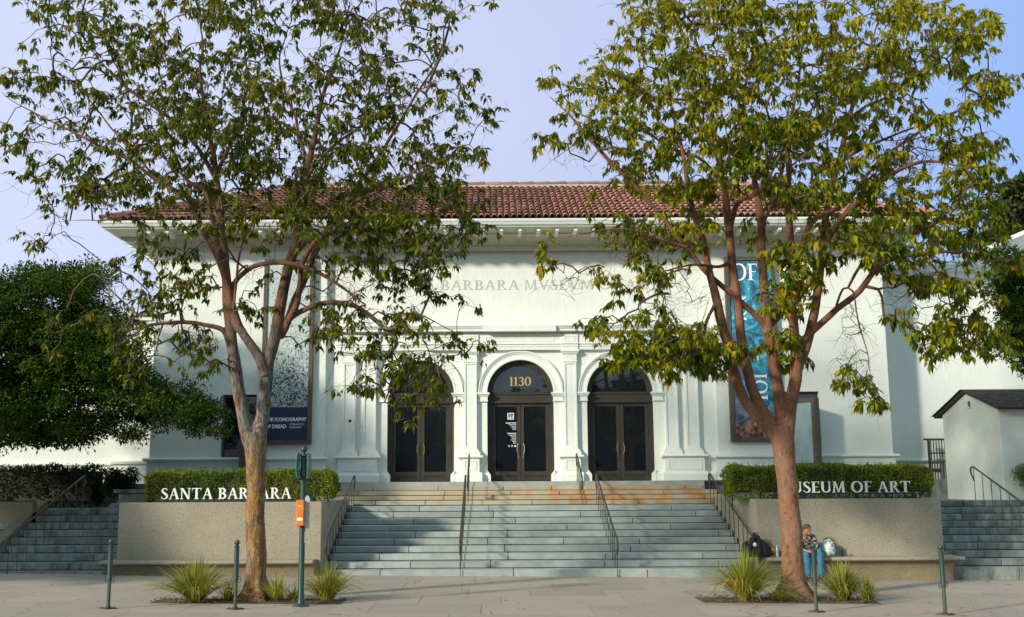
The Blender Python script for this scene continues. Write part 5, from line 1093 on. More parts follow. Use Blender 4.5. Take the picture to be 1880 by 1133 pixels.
limR=[Lm(YT,YT,(1459,1104,32),(1457,1070,25),(1455,1030,22.5),(1453,980,21.5),(1449,930,21),(1445,880,20.5),(1440,840,21),(1437,805,24),(1432,785,23)),
 Lm(YT,YT-.6,(1428,808,14),(1408,780,12.5),(1390,765,11.5),(1367,735,11),(1352,700,10.5),(1342,665,10),(1333,625,10),(1322,585,10),(1314,545,9),(1305,505,8),(1294,465,7.5),(1283,425,6.5),(1272,380,5.5),(1262,330,4.5),(1250,270,3.8),(1235,200,3),(1225,130,2.2),(1215,60,1.5)),
 Lm(YT,YT-.2,(1430,800,14),(1411,770,12.5),(1395,745,11.5),(1382,712,11),(1371,674,10.5),(1364,635,10),(1357,590,9.5),(1352,547,9),(1346,490,8.5),(1340,430,8.5),(1335,390,8),(1328,339,7),(1321,295,6.5),(1315,262,6),(1308,215,5),(1300,170,4.2),(1290,120,3.5),(1278,75,2.6),(1270,30,1.8)),
 Lm(YT,YT+.3,(1440,800,14),(1436,760,13),(1430,725,12.5),(1424,695,12),(1418,660,11.5),(1413,625,11),(1409,598,11),(1406,560,9.5),(1402,520,9.2),(1398,470,9),(1397,420,8.6),(1394,380,7.5),(1388,345,6.5),(1382,300,5.5),(1372,250,4.6),(1366,200,3.8),(1372,140,3),(1385,80,2.2),(1390,30,1.5)),
 Lm(YT+.1,YT-.9,(1409,605,8),(1396,588,6.8),(1380,572,6.4),(1360,556,6.2),(1338,536,6),(1312,513,5.6),(1288,490,5.2),(1265,462,5),(1243,435,4.8),(1222,405,4.6),(1203,382,4.6),(1184,362,5),(1166,340,4.8),(1145,318,4.4),(1122,297,4),(1095,270,3.5),(1072,243,3),(1049,216,2.4),(1026,192,1.8),(1008,176,1.2)),
 Lm(YT+.1,YT+1.2,(1411,600,8),(1425,585,6.4),(1443,564,6),(1462,548,5.4),(1480,530,4.8),(1500,505,4.2),(1520,470,3.6),(1540,430,3)),
 Lm(YT,YT-.4,(1446,800,15),(1450,762,14),(1456,722,13),(1461,690,12.5),(1462,662,12.5),(1460,635,10),(1457,600,9.5),(1454,560,9.5),(1453,505,9),(1451,460,8),(1450,420,7.5),(1448,370,6.5),(1447,320,5.6),(1444,280,4.8),(1450,230,4),(1462,170,3.2),(1470,110,2.4),(1478,40,1.6)),
 Lm(YT,YT+.6,(1462,675,12),(1472,655,10.5),(1483,622,10),(1492,590,9.5),(1499,560,9),(1503,520,8.5),(1508,480,7.5),(1512,440,8),(1516,400,7.5),(1524,360,6.5),(1536,310,5.8),(1548,265,5.2),(1560,215,4.5),(1572,175,4),(1585,135,3.2),(1600,85,2.4),(1612,40,1.6)),
 Lm(YT,YT-.3,(1464,640,8),(1475,622,7.2),(1494,606,7),(1515,588,7),(1536,568,6.8),(1558,552,6.6),(1579,534,6.4),(1592,516,6.2),(1604,497,6),(1620,484,5.4),(1642,475,4.8),(1665,469,4.4),(1690,465,4),(1720,463,3.6),(1760,463,3.2),(1803,468,2.8),(1840,478,2),(1870,476,1.4)),
 Lm(YT-.2,YT+.4,(1597,508,5.5),(1612,485,5),(1628,462,4.8),(1650,445,4.4),(1672,432,3.8),(1700,418,3),(1730,405,2.4),(1765,390,1.6)),
 Lm(YT+.2,YT-1.2,(1497,508,7),(1508,470,6.5),(1520,440,6.2),(1536,412,6),(1555,390,5.8),(1579,368,5.4),(1600,350,5),(1621,330,4.6),(1645,315,4.2),(1670,303,3.8),(1706,296,3.2),(1740,300,2.6),(1775,310,2)),
 Lm(YT-.3,YT+.5,(1450,505,7),(1470,455,6),(1482,425,6.2),(1492,405,6.2),(1506,396,5.6),(1525,388,5),(1550,375,4.5),(1575,345,4),(1600,310,3.6),(1640,275,3.2),(1690,240,2.8),(1740,212,2.3),(1790,190,1.7),(1830,170,1.2)),
 Lm(YT-.2,YT-1.5,(1340,425,6),(1345,395,5.4),(1352,375,5.4),(1365,364,5),(1382,360,4.4),(1400,345,3.8),(1420,310,3.2),(1440,270,2.6),(1460,225,1.8)),
 Lm(YT+.3,YT+1.3,(1396,420,6),(1405,395,5),(1418,375,4.6),(1430,340,4),(1440,290,3.4)),
 Lm(YT-.2,YT+.8,(1330,345,4.5),(1300,305,4),(1275,285,3.6),(1250,280,3.2),(1215,262,2.8),(1180,235,2.3),(1140,205,1.8),(1100,185,1.2)),
 Lm(YT-.2,YT-1.0,(1308,205,4),(1295,190,3.6),(1270,184,3.2),(1240,182,3),(1205,180,2.5),(1165,165,1.9),(1130,140,1.3)),
 Lm(YT+.4,YT+1.6,(1560,220,4),(1590,195,3.4),(1625,180,3),(1665,150,2.5),(1710,120,2),(1750,85,1.4)),
 Lm(YT+.4,YT-1.3,(1540,300,4),(1570,280,3.5),(1610,262,3),(1660,240,2.6),(1710,225,2.2),(1760,200,1.6)),
 Lm(YT+.0,YT-1.1,(1345,480,4),(1322,490,3.6),(1300,488,3.2),(1275,486,2.8),(1245,492,2.2),(1215,500,1.6)),
 Lm(YT-.3,YT-1.4,(1312,560,4),(1295,600,3.4),(1290,630,3.2),(1285,650,2.6),(1270,655,2)),
 Lm(YT-.9,YT-1.7,(1262,455,3.6),(1235,448,3.2),(1205,440,3),(1170,425,2.6),(1130,420,2.2),(1080,428,1.8),(1035,440,1.3),(1010,470,.9)),
 Lm(YT-.3,YT-.9,(1535,565,3),(1548,530,2.6),(1565,535,2.4),(1570,570,2.2),(1580,610,2),(1592,650,1.7),(1600,700,1.3)),
 Lm(YT-.2,YT+.9,(1690,466,3),(1715,490,2.6),(1735,520,2.2),(1745,560,2),(1760,600,1.6),(1780,630,1.1)),
]
blR=[(1200,-30,50,30,24),(1300,-40,70,35,36),(1400,-50,70,35,36),(1500,-45,70,35,30),(1610,-20,60,25,20),(1190,20,40,35,24),(1230,60,50,50,34),(1140,110,50,45,34),(1110,165,50,40,32),(1045,158,40,20,14),(1000,158,10,8,3),(1180,180,60,50,52),(1055,205,35,25,10),(1020,250,35,14,8),(1090,240,45,35,26),(1150,270,55,40,40),(1280,40,50,50,38),(1330,60,60,50,40),(1290,130,60,50,42),(1380,120,60,50,52),(1350,30,50,35,34),(1430,60,60,50,44),(1400,20,50,25,30),(1480,40,60,40,30),(1530,30,50,25,18),(1560,75,50,35,36),(1640,40,60,28,36),(1700,32,60,22,38),(1760,45,45,22,36),(1785,65,20,26,14),(1720,92,60,32,36),(1640,112,60,40,42),(1560,140,60,40,42),(1480,130,60,45,42),(1770,120,28,26,8),(1700,150,60,35,30),(1620,180,60,40,40),(1800,150,30,20,12),(1828,160,22,22,18),(1842,190,14,20,8),(1780,205,45,20,15),
(1250,180,60,50,54),(1340,200,70,50,72),(1430,200,70,50,84),(1520,200,60,45,54),(1240,280,60,40,44),(1330,280,60,40,54),(1420,280,70,45,84),(1510,280,60,40,56),(1600,260,60,40,40),(1700,220,50,26,28),(1740,272,60,26,36),(1790,292,32,26,28),(1808,330,20,22,16),(1660,300,60,40,24),(1195,330,60,26,22),(1250,360,50,26,24),(1300,340,40,26,18),(1420,360,60,36,52),(1500,370,50,32,38),(1580,345,50,36,28),(1660,370,60,36,44),(1740,350,50,32,40),(1795,380,32,22,20),(1818,400,20,20,12),
(1150,410,50,20,22),(1200,432,50,28,36),(1260,430,45,32,28),(1190,490,36,22,20),(1230,502,36,20,16),(1310,420,30,22,9),(1400,440,34,28,14),(1440,485,40,30,30),(1465,530,45,20,50),(1440,556,18,10,8),(1520,470,30,24,12),(1570,450,55,28,38),(1600,410,60,28,46),(1650,450,40,26,30),(1700,430,50,28,34),(1770,430,50,32,34),(1830,470,35,20,18),
(1650,492,45,12,12),(1700,520,45,16,20),(1740,540,40,22,24),(1780,530,35,22,20),(1730,600,55,24,44),(1790,625,45,30,50),(1740,645,35,18,24),(1655,585,14,8,4),
(1120,600,32,16,20,-.9),(1190,590,36,20,26,-.9),(1165,640,32,20,24,-.9),(1210,652,26,20,26,-.9),(1262,632,55,26,84,-.8),(1312,652,45,22,70,-.7),(1232,682,18,8,10,-.9),(1180,668,26,10,12,-.9),(1000,478,16,14,4,-1.5),(1010,452,20,9,3,-1.5),(1112,520,20,26,8,-1),(1140,545,20,16,9,-1),(1360,640,14,18,10,-.6),(1442,640,18,36,26,.8),
(1530,692,30,12,14,-.7),(1570,700,16,10,8,-.7),(1598,742,16,14,12,-.8)]
bareR=[(1480,250,80,60,40),(1650,300,80,60,50),(1660,270,60,30,30),(1540,150,60,50,16),(1250,570,80,40,30,-.5),(1230,540,80,50,36,-.5),(1120,440,80,20,16,-1),(1040,520,50,30,12,-1.2),(1190,450,60,40,16),(1700,500,80,40,46),(1720,560,70,40,26),(1560,620,36,60,26,-.6),(1590,690,20,40,8,-.7),(1620,560,26,50,7),(1060,270,60,40,16),(1450,420,60,60,20),(1600,440,60,40,26)]
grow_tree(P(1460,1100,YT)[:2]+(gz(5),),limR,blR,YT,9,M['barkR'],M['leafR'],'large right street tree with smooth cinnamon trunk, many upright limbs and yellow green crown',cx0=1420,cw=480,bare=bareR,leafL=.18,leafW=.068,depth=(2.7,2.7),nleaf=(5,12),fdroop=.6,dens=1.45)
# ------------------------------------------------------------------ hedges
def hedge(x0,x1,y0,y1,z0,z1,label,n,m,leaf=.045,name='hedge',group=None,rough=.06,stems=True,core=True):
    o=thing(name,((x0+x1)/2,(y0+y1)/2,z0),label,'hedge',group); r=np.random.default_rng(int(abs(x0)*100)); 
    W,D,H=x1-x0,y1-y0,z1-z0
    if core:
        b=MB(); b.box(x0+.08,x1-.08,y0+.08,y1-.08,z0+.16,z1-.09); b.build('inner_twigs',M['barkdark'],o)
    # points over front, top, ends
    ar=np.array([W*H,W*D,D*H*2,W*H*.35]); k=r.choice(4,n,p=ar/ar.sum()); u=r.random(n);v=r.random(n); dep=np.abs(r.normal(size=n))*.05
    p=np.zeros((n,3)); nn=np.zeros((n,3))
    f=k==0; p[f]=np.c_[x0+u[f]*W,y0+dep[f],z0+v[f]*H]; nn[f]=(0,-1,.3)
    f=k==1; p[f]=np.c_[x0+u[f]*W,y0+v[f]*D,z1-dep[f]]; nn[f]=(0,-.2,1)
    f=k==2; sd=np.where(r.random(n)<.5,0,1); p[f]=np.c_[np.where(sd[f]==0,x0+dep[f],x1-dep[f]),y0+u[f]*D,z0+v[f]*H]; nn[f]=np.c_[np.where(sd[f]==0,-1,1),np.zeros(f.sum())-.2,np.zeros(f.sum())+.3]
    f=k==3; p[f]=np.c_[x0+u[f]*W,y1-dep[f],z0+v[f]*H]; nn[f]=(0,1,.3)
    # rounded edges and lumps
    for i in range(n):
        q=p[i]; l=mnoise.noise(Vector((q[0]*2.2,q[1]*2.2,q[2]*2.2)))*rough*1.6+mnoise.noise(Vector((q[0]*7,q[1]*7,q[2]*7)))*rough
        p[i]=q+nn[i]*l
        if p[i][2]<z0+.2: p[i][1]+=.08*(1-(p[i][2]-z0)/.2)*(1 if q[1]<(y0+y1)/2 else -1); p[i][2]+=.12*(mnoise.noise(Vector((q[0]*3,0,7)))-.1)
        ex=min(p[i][0]-x0,x1-p[i][0]); 
        if ex<.15: p[i][2]-= .5*(.15-ex)**1*(1 if q[2]>(z0+z1)/2 else -1)
    # young shoots standing above the clipped top
    ns=int(W*14); s0=np.c_[x0+r.random(ns)*W,y0+r.random(ns)*D,np.full(ns,z1)]; sp_=[];sn=[]
    for q in s0:
        h=r.random()*.13
        for j in range(4): sp_.append(q+np.array([r.normal()*.012,r.normal()*.012,h*(j+1)/4])); sn.append([0,0,1.])
    p=np.vstack([p,sp_]); nn=np.vstack([nn,sn]); n=len(p)
    d=nn*.5+rand_dirs(r,n)*.9
    np_leaves(p,d,rand_dirs(r,n),leaf*r.uniform(.7,1.3,n),leaf*.55*r.uniform(.8,1.2,n),'foliage',m,o)
    if stems:
        rn=random.Random(3)
        for i in range(int(W/.32)):
            b=MB()
            x=x0+.15+i*.32+rn.uniform(-.08,.08); y=(y0+y1)/2+rn.uniform(-.2,.1)
            b.tube([(x,y,z0-.28),(x+rn.uniform(-.03,.03),y,z0-.05),(x+rn.uniform(-.08,.08),y-.1,z0+.22)],[.018,.015,.01],5); b.build('stem',M['barkdark'],o)
    return o
xa=P(268,880,.75)[0]; xb=P(610,880,.75)[0]; hedge(xa,xb,.58,1.5,1.74,2.44,'clipped yellow green hedge behind the SANTA BARBARA lettering',21000,M['hedgeleaf'],.052)
xa=P(1339,880,.75)[0]; xb=P(1709,880,.75)[0]; hedge(xa,xb,.58,1.5,1.72,2.50,'clipped green hedge behind the MUSEUM OF ART lettering',23000,M['hedgeleaf'],.052)
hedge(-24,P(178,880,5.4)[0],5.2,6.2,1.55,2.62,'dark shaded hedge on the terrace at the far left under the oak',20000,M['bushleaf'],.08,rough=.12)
def leafy_tree(name,base,ells,Yc,label,cat,leafM,n_cl,per,leaf,cr,seed,depth,trunk,barkM,group=None,stretch=1.0,droop=0,yspan=1.0):
    """dense crown: clumps of small leaves in a union of ellipsoids (px,py,rx,ry) with real depth"""
    o=thing(name,base,label,cat,group); r=np.random.default_rng(seed); rn=random.Random(seed); cl=[]
    tot=sum(e[2]*e[3] for e in ells)
    for e_ in ells:
        k=max(3,int(n_cl*e_[2]*e_[3]/tot)); x,y,rx,ry=e_[:4]; yo=e_[4] if len(e_)>4 else 0
        for _ in range(k):
            d=Vector((rn.gauss(0,1),rn.gauss(0,1),rn.gauss(0,1))).normalized(); q=rn.random()**.33; q=q*(.88+.42*mnoise.noise(d*2.2+Vector((x*.01,y*.01,seed))))
            cl.append(P(x+rx*d.x*q,y-ry*d.z*q,Yc+yo+depth*d.y*q))
    cl=np.array(cl); m=len(cl); C_=np.repeat(cl,per,axis=0); n=len(C_); rad=np.repeat(cr*r.uniform(.5,1.25,m),per)
    off=rand_dirs(r,n)*(r.random(n)**.45*rad)[:,None]; off[:,2]*=.62; p=C_+off; d=off/(np.linalg.norm(off,axis=1,keepdims=True)+1e-6)+rand_dirs(r,n)*.7+np.array([0,0,-droop])
    np_leaves(p,d,np.array([0,0,1.])+rand_dirs(r,n)*.8,leaf*r.uniform(.7,1.3,n),leaf*.5*r.uniform(.8,1.2,n),'foliage',leafM,o)
    b=MB(); t0=Vector(base); tops=[]
    if trunk:
        th=Vector(trunk[0]); b.tube([t0,t0.lerp(th,.5)+Vector((.1,0,0)),th],[trunk[1]*1.3,trunk[1],trunk[1]*.85],10)
        idx=r.choice(m,min(m,trunk[2]),replace=False)
        for i in idx:
            q=Vector(cl[i]); mid=th.lerp(q,.5)+Vector((rn.gauss(0,.2),rn.gauss(0,.2),.25)); L=(q-th).length; b.tube([th,th.lerp(mid,.5)+Vector((0,0,.1)),mid,mid.lerp(q,.6),q],[trunk[1]*.35,trunk[1]*.25,trunk[1]*.16,trunk[1]*.09,.008],5)
        b.build('trunk',barkM,o,smooth=True,fix=False)
    return o
OAK=[(-20,808,90,24),(110,800,90,20),(20,760,110,50),(40,560,130,70),(110,515,90,40),(150,520,55,45),(-40,650,150,120),(120,630,130,90),(60,720,150,70),(200,660,90,70),(240,720,90,60),(320,745,80,45),(370,765,50,32),(150,775,110,28),(60,800,60,18),(-60,740,110,60),(190,590,50,40),(390,790,22,14),(250,800,40,14),(-90,540,90,80)]
xo=P(-110,900,4.9); oak=leafy_tree('oak_tree',(xo[0],4.9,1.5),OAK,3.4,'dense dark green oak covering the wing wall at the left edge','tree',M['darkleaf'],1900,76,.105,.37,21,2.3,((xo[0]+.3,4.4,4.2),.22,70),M['barkdark'])
leafy_tree('oak_tree',(P(1905,900,2.2)[0],2.2,1.5),[(1880,520,50,60),(1870,480,30,30),(1895,600,62,60),(1870,640,42,34),(1905,665,50,38),(1862,560,32,34),(1940,560,60,90),(1848,505,34,40),(1845,545,28,34),(1855,605,34,34),(1835,620,20,20),(1830,470,22,24)],2.0,'small leaved dark green tree reaching in at the right edge above the gatehouse','tree',M['darkleaf'],560,60,.08,.25,22,1.0,((P(1930,700,2.2)[0],2.2,4.2),.13,40),M['barkdark'])
leafy_tree('pine_tree',(P(1900,880,48)[0],48,0),[(1862,352,26,12),(1880,343,26,12),(1850,392,28,12),(1885,385,30,14),(1845,432,22,9),(1868,425,30,12),(1893,440,26,12),(1905,365,26,26),(1800,445,14,6)],48,'distant pine crown seen above the wing roof at the right edge','tree',M['pineleaf'],230,40,.5,.75,23,2.5,((P(1890,400,48)[0],48,14),.3,30),M['barkdark'])
# shrubs by the shaded hedge
leafy_tree('shrub',(P(225,915,5.4)[0],5.4,1.5),[(225,882,34,20),(212,895,30,22),(205,868,14,10),(240,872,14,12)],5.4,'round dark shrub beside the stone pedestal at the left','shrub',M['bushleaf'],110,40,.075,.17,24,.45,((P(222,890,5.4)[0],5.4,1.9),.04,24),M['barkdark'])
leafy_tree('shrub',(P(1885,905,2.6)[0],2.6,1.6),[(1888,872,28,26)],2.6,'clipped green shrub at the right edge in front of the gatehouse','shrub',M['hedgeleaf'],70,40,.05,.16,25,.5,((P(1888,880,2.6)[0],2.6,1.9),.03,16),M['barkdark'])
# oak beyond the left edge of the frame, whose shade lies on the side steps
def copyfoliage(src,dx,dy,dz,label):
    c=copy_tree(src,None,(src.location.x+dx,src.location.y+dy,src.location.z+dz)); c['label']=label
    return c
copyfoliage(oak,-5.4,-8.0,-1.35,'dark oak on the pavement outside the left edge, shading the side steps')
# trees and a building across the street, seen only as reflections in the glass
for i,(x,y,s_) in enumerate(((-14,-52,1.5),(-3,-50,1.35),(7,-53,1.6),(17,-51,1.4))):
    c=copyfoliage(oak,x-oak.location.x,y-oak.location.y,-1.3,['leftmost dense tree across the road, behind the viewer','dense tree across the road, nearer the middle on the left','dense tree across the road, nearer the middle on the right','rightmost dense tree across the road, behind the viewer'][i]); c.scale=(s_,s_,s_); c['group']='trees across the road'
b=MB(); b.box(-40,40,-72,-62,-.3,8.5); b.prismx(-41,41,[(-72.5,8.5),(-61.5,8.5),(-61.5,8.9),(-67,10.5),(-72.5,8.9)])
for i in range(14): b.box(-37+i*5.4,-34.6+i*5.4,-62.02,-61.9,1,3.4)
tag(b.build('shop_building',M['stucco2']),'long low pale building across the road','building')
# ------------------------------------------------------------------ grass clumps
def clump(px,py,Y,h,spread,n,label,seed,straw=.1):
    x,_,_z=P(px,py,Y); z=gz(x)-.0; r=random.Random(seed); b=MB(); vs=[];fs=[]
    for i in range(n):
        a=r.random()*2*PI; el=r.random()**.8; L=h*r.uniform(.65,1.15); out=spread*el*r.uniform(.6,1.25); rx,ry=math.cos(a),math.sin(a)
        bx_,by_=x+rx*r.random()*.10,Y+ry*r.random()*.08; w_=r.uniform(.006,.013); K=6; sx,sy=-ry,rx; tw=r.uniform(-.6,.6); n0=len(vs)
        sag=r.uniform(.0,.75)*el
        for k in range(K+1):
            t=k/K; d=out*(t**1.15); zz=z+L*(t*(1-.35*el*t)-sag*t**3.2*.9); zz=max(zz,z+.01); ww=w_*(1-t**2.2)+.0008; c_=math.cos(tw*t);s_=math.sin(tw*t)
            ox,oy,oz=sx*c_*ww,sy*c_*ww,s_*ww
            vs.append((bx_+rx*d-ox,by_+ry*d-oy,zz-oz)); vs.append((bx_+rx*d+ox,by_+ry*d+oy,zz+oz))
        for k in range(K): q=n0+2*k; fs.append((q,q+1,q+3,q+2))
    b.add(vs,fs); o=b.build('grass_clump',M['grassb'],fix=False); tag(o,label,'grass plant','grass clumps in the tree pits'); return o
clump(357,1108,-5.85,.86,1.05,620,'largest grass clump left of the left tree trunk',1)
clump(420,1100,-5.6,.46,.5,90,'small sparse grass tuft between the left bollards and trunk',2)
clump(507,1098,-5.5,.55,.55,140,'slim grass tuft just right of the left tree trunk',3)
clump(540,1096,-5.35,.34,.4,60,'lowest grass tuft beside the foot of the sign post',4)
clump(600,1100,-5.45,.74,.85,420,'grass clump right of the sign post, in front of the staircase',5)
clump(1368,1108,-5.0,1.0,1.05,640,'tall yellow grass clump left of the right tree trunk',6)
clump(1432,1104,-4.95,.34,.9,80,'low trailing grass tuft in front of the right tree trunk',7)
clump(1549,1100,-4.75,.80,.85,440,'grass clump right of the right tree trunk, by the seated person',8)
clump(1592,1104,-4.85,.48,.65,110,'small bent grass tuft at the right end of the right pit',9)
# ------------------------------------------------------------------ bollards and sign post
def bollard(px,Y,label,src=None,base_py=None):
    x=P(px,1105,Y)[0]; z=gz(x)
    o=thing('bollard',(x,Y,z),label,'bollard','green posts along the kerb')
    b=MB(); b.lathe((x,Y,z),[(.030,.0),(.030,.50)],14); b.build('lower_pole',M['polelow'],o,smooth='auto')
    b=MB(); b.lathe((x,Y,z),[(.040,.47),(.043,.48),(.043,.49),(.041,.50),(.041,1.03),(.046,1.035),(.046,1.055),(.025,1.06),(.025,1.07),(.042,1.085),(.047,1.11),(.040,1.14),(.018,1.155),(.001,1.158)],18); b.build('sleeve',M['greenpole'],o,smooth='auto')
    for s in (-1,1):
        b=MB(); b.tube([(x+s*.03,Y,z+.55),(x+s*.065,Y,z+.54),(x+s*.078,Y,z+.49),(x+s*.062,Y,z+.44),(x+s*.03,Y,z+.45)],.008,6); b.build('ring',M['rail'],o)
    b=MB(); b.prismy(0,1,[(0,0),(1,0),(1,1)]); b=MB(); pts=[(x-.155,Y),(x,Y-.1),(x+.155,Y),(x,Y+.1)]; b.add([(a,c,z+.002) for a,c in pts]+[(a,c,z+.022) for a,c in pts],[(0,1,2,3),(4,5,6,7),(0,1,5,4),(1,2,6,5),(2,3,7,6),(3,0,4,7)]); b.lathe((x,Y,z),[(.05,.02),(.05,.03),(.035,.05)],12)
    for a,c in ((x-.1,Y),(x+.1,Y)): b.lathe((a,c,z),[(.012,.02),(.012,.034),(.004,.038)],6)
    b.build('base_plate',M['rail'],o)
bollard(199,-6.9,'green bollard in front of the left side steps, leftmost one')
bollard(432,-6.85,'green bollard just left of the left tree trunk')
bollard(1498,-6.7,'dark bollard in front of the seated person, right of the right trunk')
bollard(1734,-6.95,'blue green bollard in front of the right side steps, rightmost one')
def sign_post():
    Y=-6.3; x=P(552,1112,Y)[0]; z=gz(x); zt=P(552,872,Y)[2]
    o=thing('sign_post',(x,Y,z),'tall green post with an orange box and teal top, right of the left tree','sign post')
    xt=P(557,872,Y)[0]; dx=(xt-x)*0
    b=MB(); b.lathe((x,Y,z),[(.15,0),(.15,.012),(.10,.03),(.066,.05),(.060,.09),(.052,.12),(.050,zt-z)],18); b.build('pole',M['greenpole'],o,smooth='auto')
    b=MB(); zz=zt; b.lathe((x,Y,zz),[(.06,-.02),(.066,0),(.055,.03),(.05,.32),(.065,.335),(.06,.36),(.03,.38),(.03,.40),(.05,.415),(.062,.455),(.05,.495),(.02,.515),(.001,.518)],16); b.build('finial',M['greenpole'],o,smooth='auto')
    for s in (-1,1):   # curved plates seen edge-on
        b=MB(); pts=[]
        for k in range(9): t=k/8; pts.append((x+s*(.095+.022*math.sin(PI*t)),zz-.06+.44*t))
        th=.02; prof=[(a,c) for a,c in pts]+[(a-s*th,c) for a,c in pts[::-1]]; 
        b.prismy(Y-.16,Y+.16,prof); b.box(x+s*.03,x+s*.10,Y-.02,Y+.02,zz+.05,zz+.07); b.box(x+s*.03,x+s*.10,Y-.02,Y+.02,zz+.25,zz+.27)
        b.build('top_plate',M['teal'],o,bevel=.004)
    za=P(552,965,Y)[2]; zb=P(552,918,Y)[2]; xl=P(546,940,Y)[0]; xr=P(561,940,Y)[0]
    b=MB(); b.box(xl,xr-.01,Y-.13,Y+.10,za,zb); b.build('orange_box',M['orange'],o,bevel=.01)
    b=MB(); b.box(xl+.02,xr-.03,Y-.133,Y-.129,za+.09,za+.14); b.box(xl+.03,xr-.04,Y-.134,Y-.1295,zb-.11,zb-.10); b.build('sticker',M['trimw'],o)
    b=MB(); z0=P(565,972,Y)[2]; z1=P(565,910,Y)[2]; q=[(-.0,z0+.05),(.03,z0),(.06,z0+.0),(.075,z0+.05),(.075,z1-.05),(.05,z1),(.02,z1),(0,z1-.05)]
    b.prismy(Y-.03,Y-.018,[(xr-.012+a*1.15,c) for a,c in q]); b.build('sign_plate',M['plate'],o)
    b=MB(); b.box(xr-.03,xr+.015,Y-.03,Y-.02,P(545,997,Y)[2],P(545,976,Y)[2]); b.build('small_plate',mat('faded_pink_plate',(.30,.22,.22),.6),o)
sign_post()
# ------------------------------------------------------------------ person on the bench and belongings
def skin(name,verts,edges,radii,m,parent,sub=2,root=0):
    me=bpy.data.meshes.new(name); off=wloc(parent); me.from_pydata([(v[0]-off.x,v[1]-off.y,v[2]-off.z) for v in verts],edges,[]); o=bpy.data.objects.new(name,me); C.objects.link(o)
    sk=o.modifiers.new('s','SKIN'); sk.use_smooth_shade=True; o.modifiers.new('u','SUBSURF').levels=sub; o.modifiers['u'].render_levels=sub
    for i,rr in enumerate(radii): 
        s=me.skin_vertices[0].data[i]; s.radius=(rr if isinstance(rr,tuple) else (rr,rr)); s.use_root=(i==root)
    dg=bpy.context.evaluated_depsgraph_get(); dg.update(); m2=bpy.data.meshes.new_from_object(o.evaluated_get(dg)); o.modifiers.clear(); o.data=m2; m2.name=name; bpy.data.meshes.remove(me); m2.materials.clear(); m2.materials.append(m); o.parent=parent; m2.polygons.foreach_set('use_smooth',[True]*len(m2.polygons)); return o
skinm=mat('sunburnt_skin',(.42,.20,.11),.55,(.36,.16,.09),12); hairm=mat('brown_hair',(.10,.065,.035),.8,(.05,.032,.02),40,bump=.6,bscale=70,stretch=(1,1,.3))
jeans=mat('blue_denim',(.035,.19,.30),.85,(.025,.13,.23),14,bump=.4,bscale=30); boots=mat('dark_boots',(.03,.027,.025),.6)
plaid=bpy.data.materials.new('plaid_shirt'); plaid.use_nodes=True; t=plaid.node_tree; bs=t.nodes['Principled BSDF']; bs.inputs['Roughness'].default_value=.9; tc=t.nodes.new('ShaderNodeTexCoord'); c1=t.nodes.new('ShaderNodeTexChecker'); c1.inputs['Scale'].default_value=17; c1.inputs['Color1'].default_value=(.012,.012,.014,1); c1.inputs['Color2'].default_value=(.35,.33,.28,1)
wv=t.nodes.new('ShaderNodeTexNoise'); wv.inputs['Scale'].default_value=7; ad=t.nodes.new('ShaderNodeMixRGB'); ad.inputs[0].default_value=.06; t.links.new(tc.outputs['Object'],ad.inputs[1]); t.links.new(tc.outputs['Object'],wv.inputs[0]); t.links.new(wv.outputs['Color'],ad.inputs[2]); t.links.new(ad.outputs[0],c1.inputs[0])
c2=t.nodes.new('ShaderNodeTexChecker'); c2.inputs['Scale'].default_value=36; c2.inputs['Color1'].default_value=(.5,.5,.5,1); c2.inputs['Color2'].default_value=(1,1,1,1); t.links.new(ad.outputs[0],c2.inputs[0]); mm=t.nodes.new('ShaderNodeMixRGB'); mm.blend_type='MULTIPLY'; mm.inputs[0].default_value=1; t.links.new(c1.outputs[0],mm.inputs[1]); t.links.new(c2.outputs[0],mm.inputs[2]); t.links.new(mm.outputs[0],bs.inputs['Base Color'])
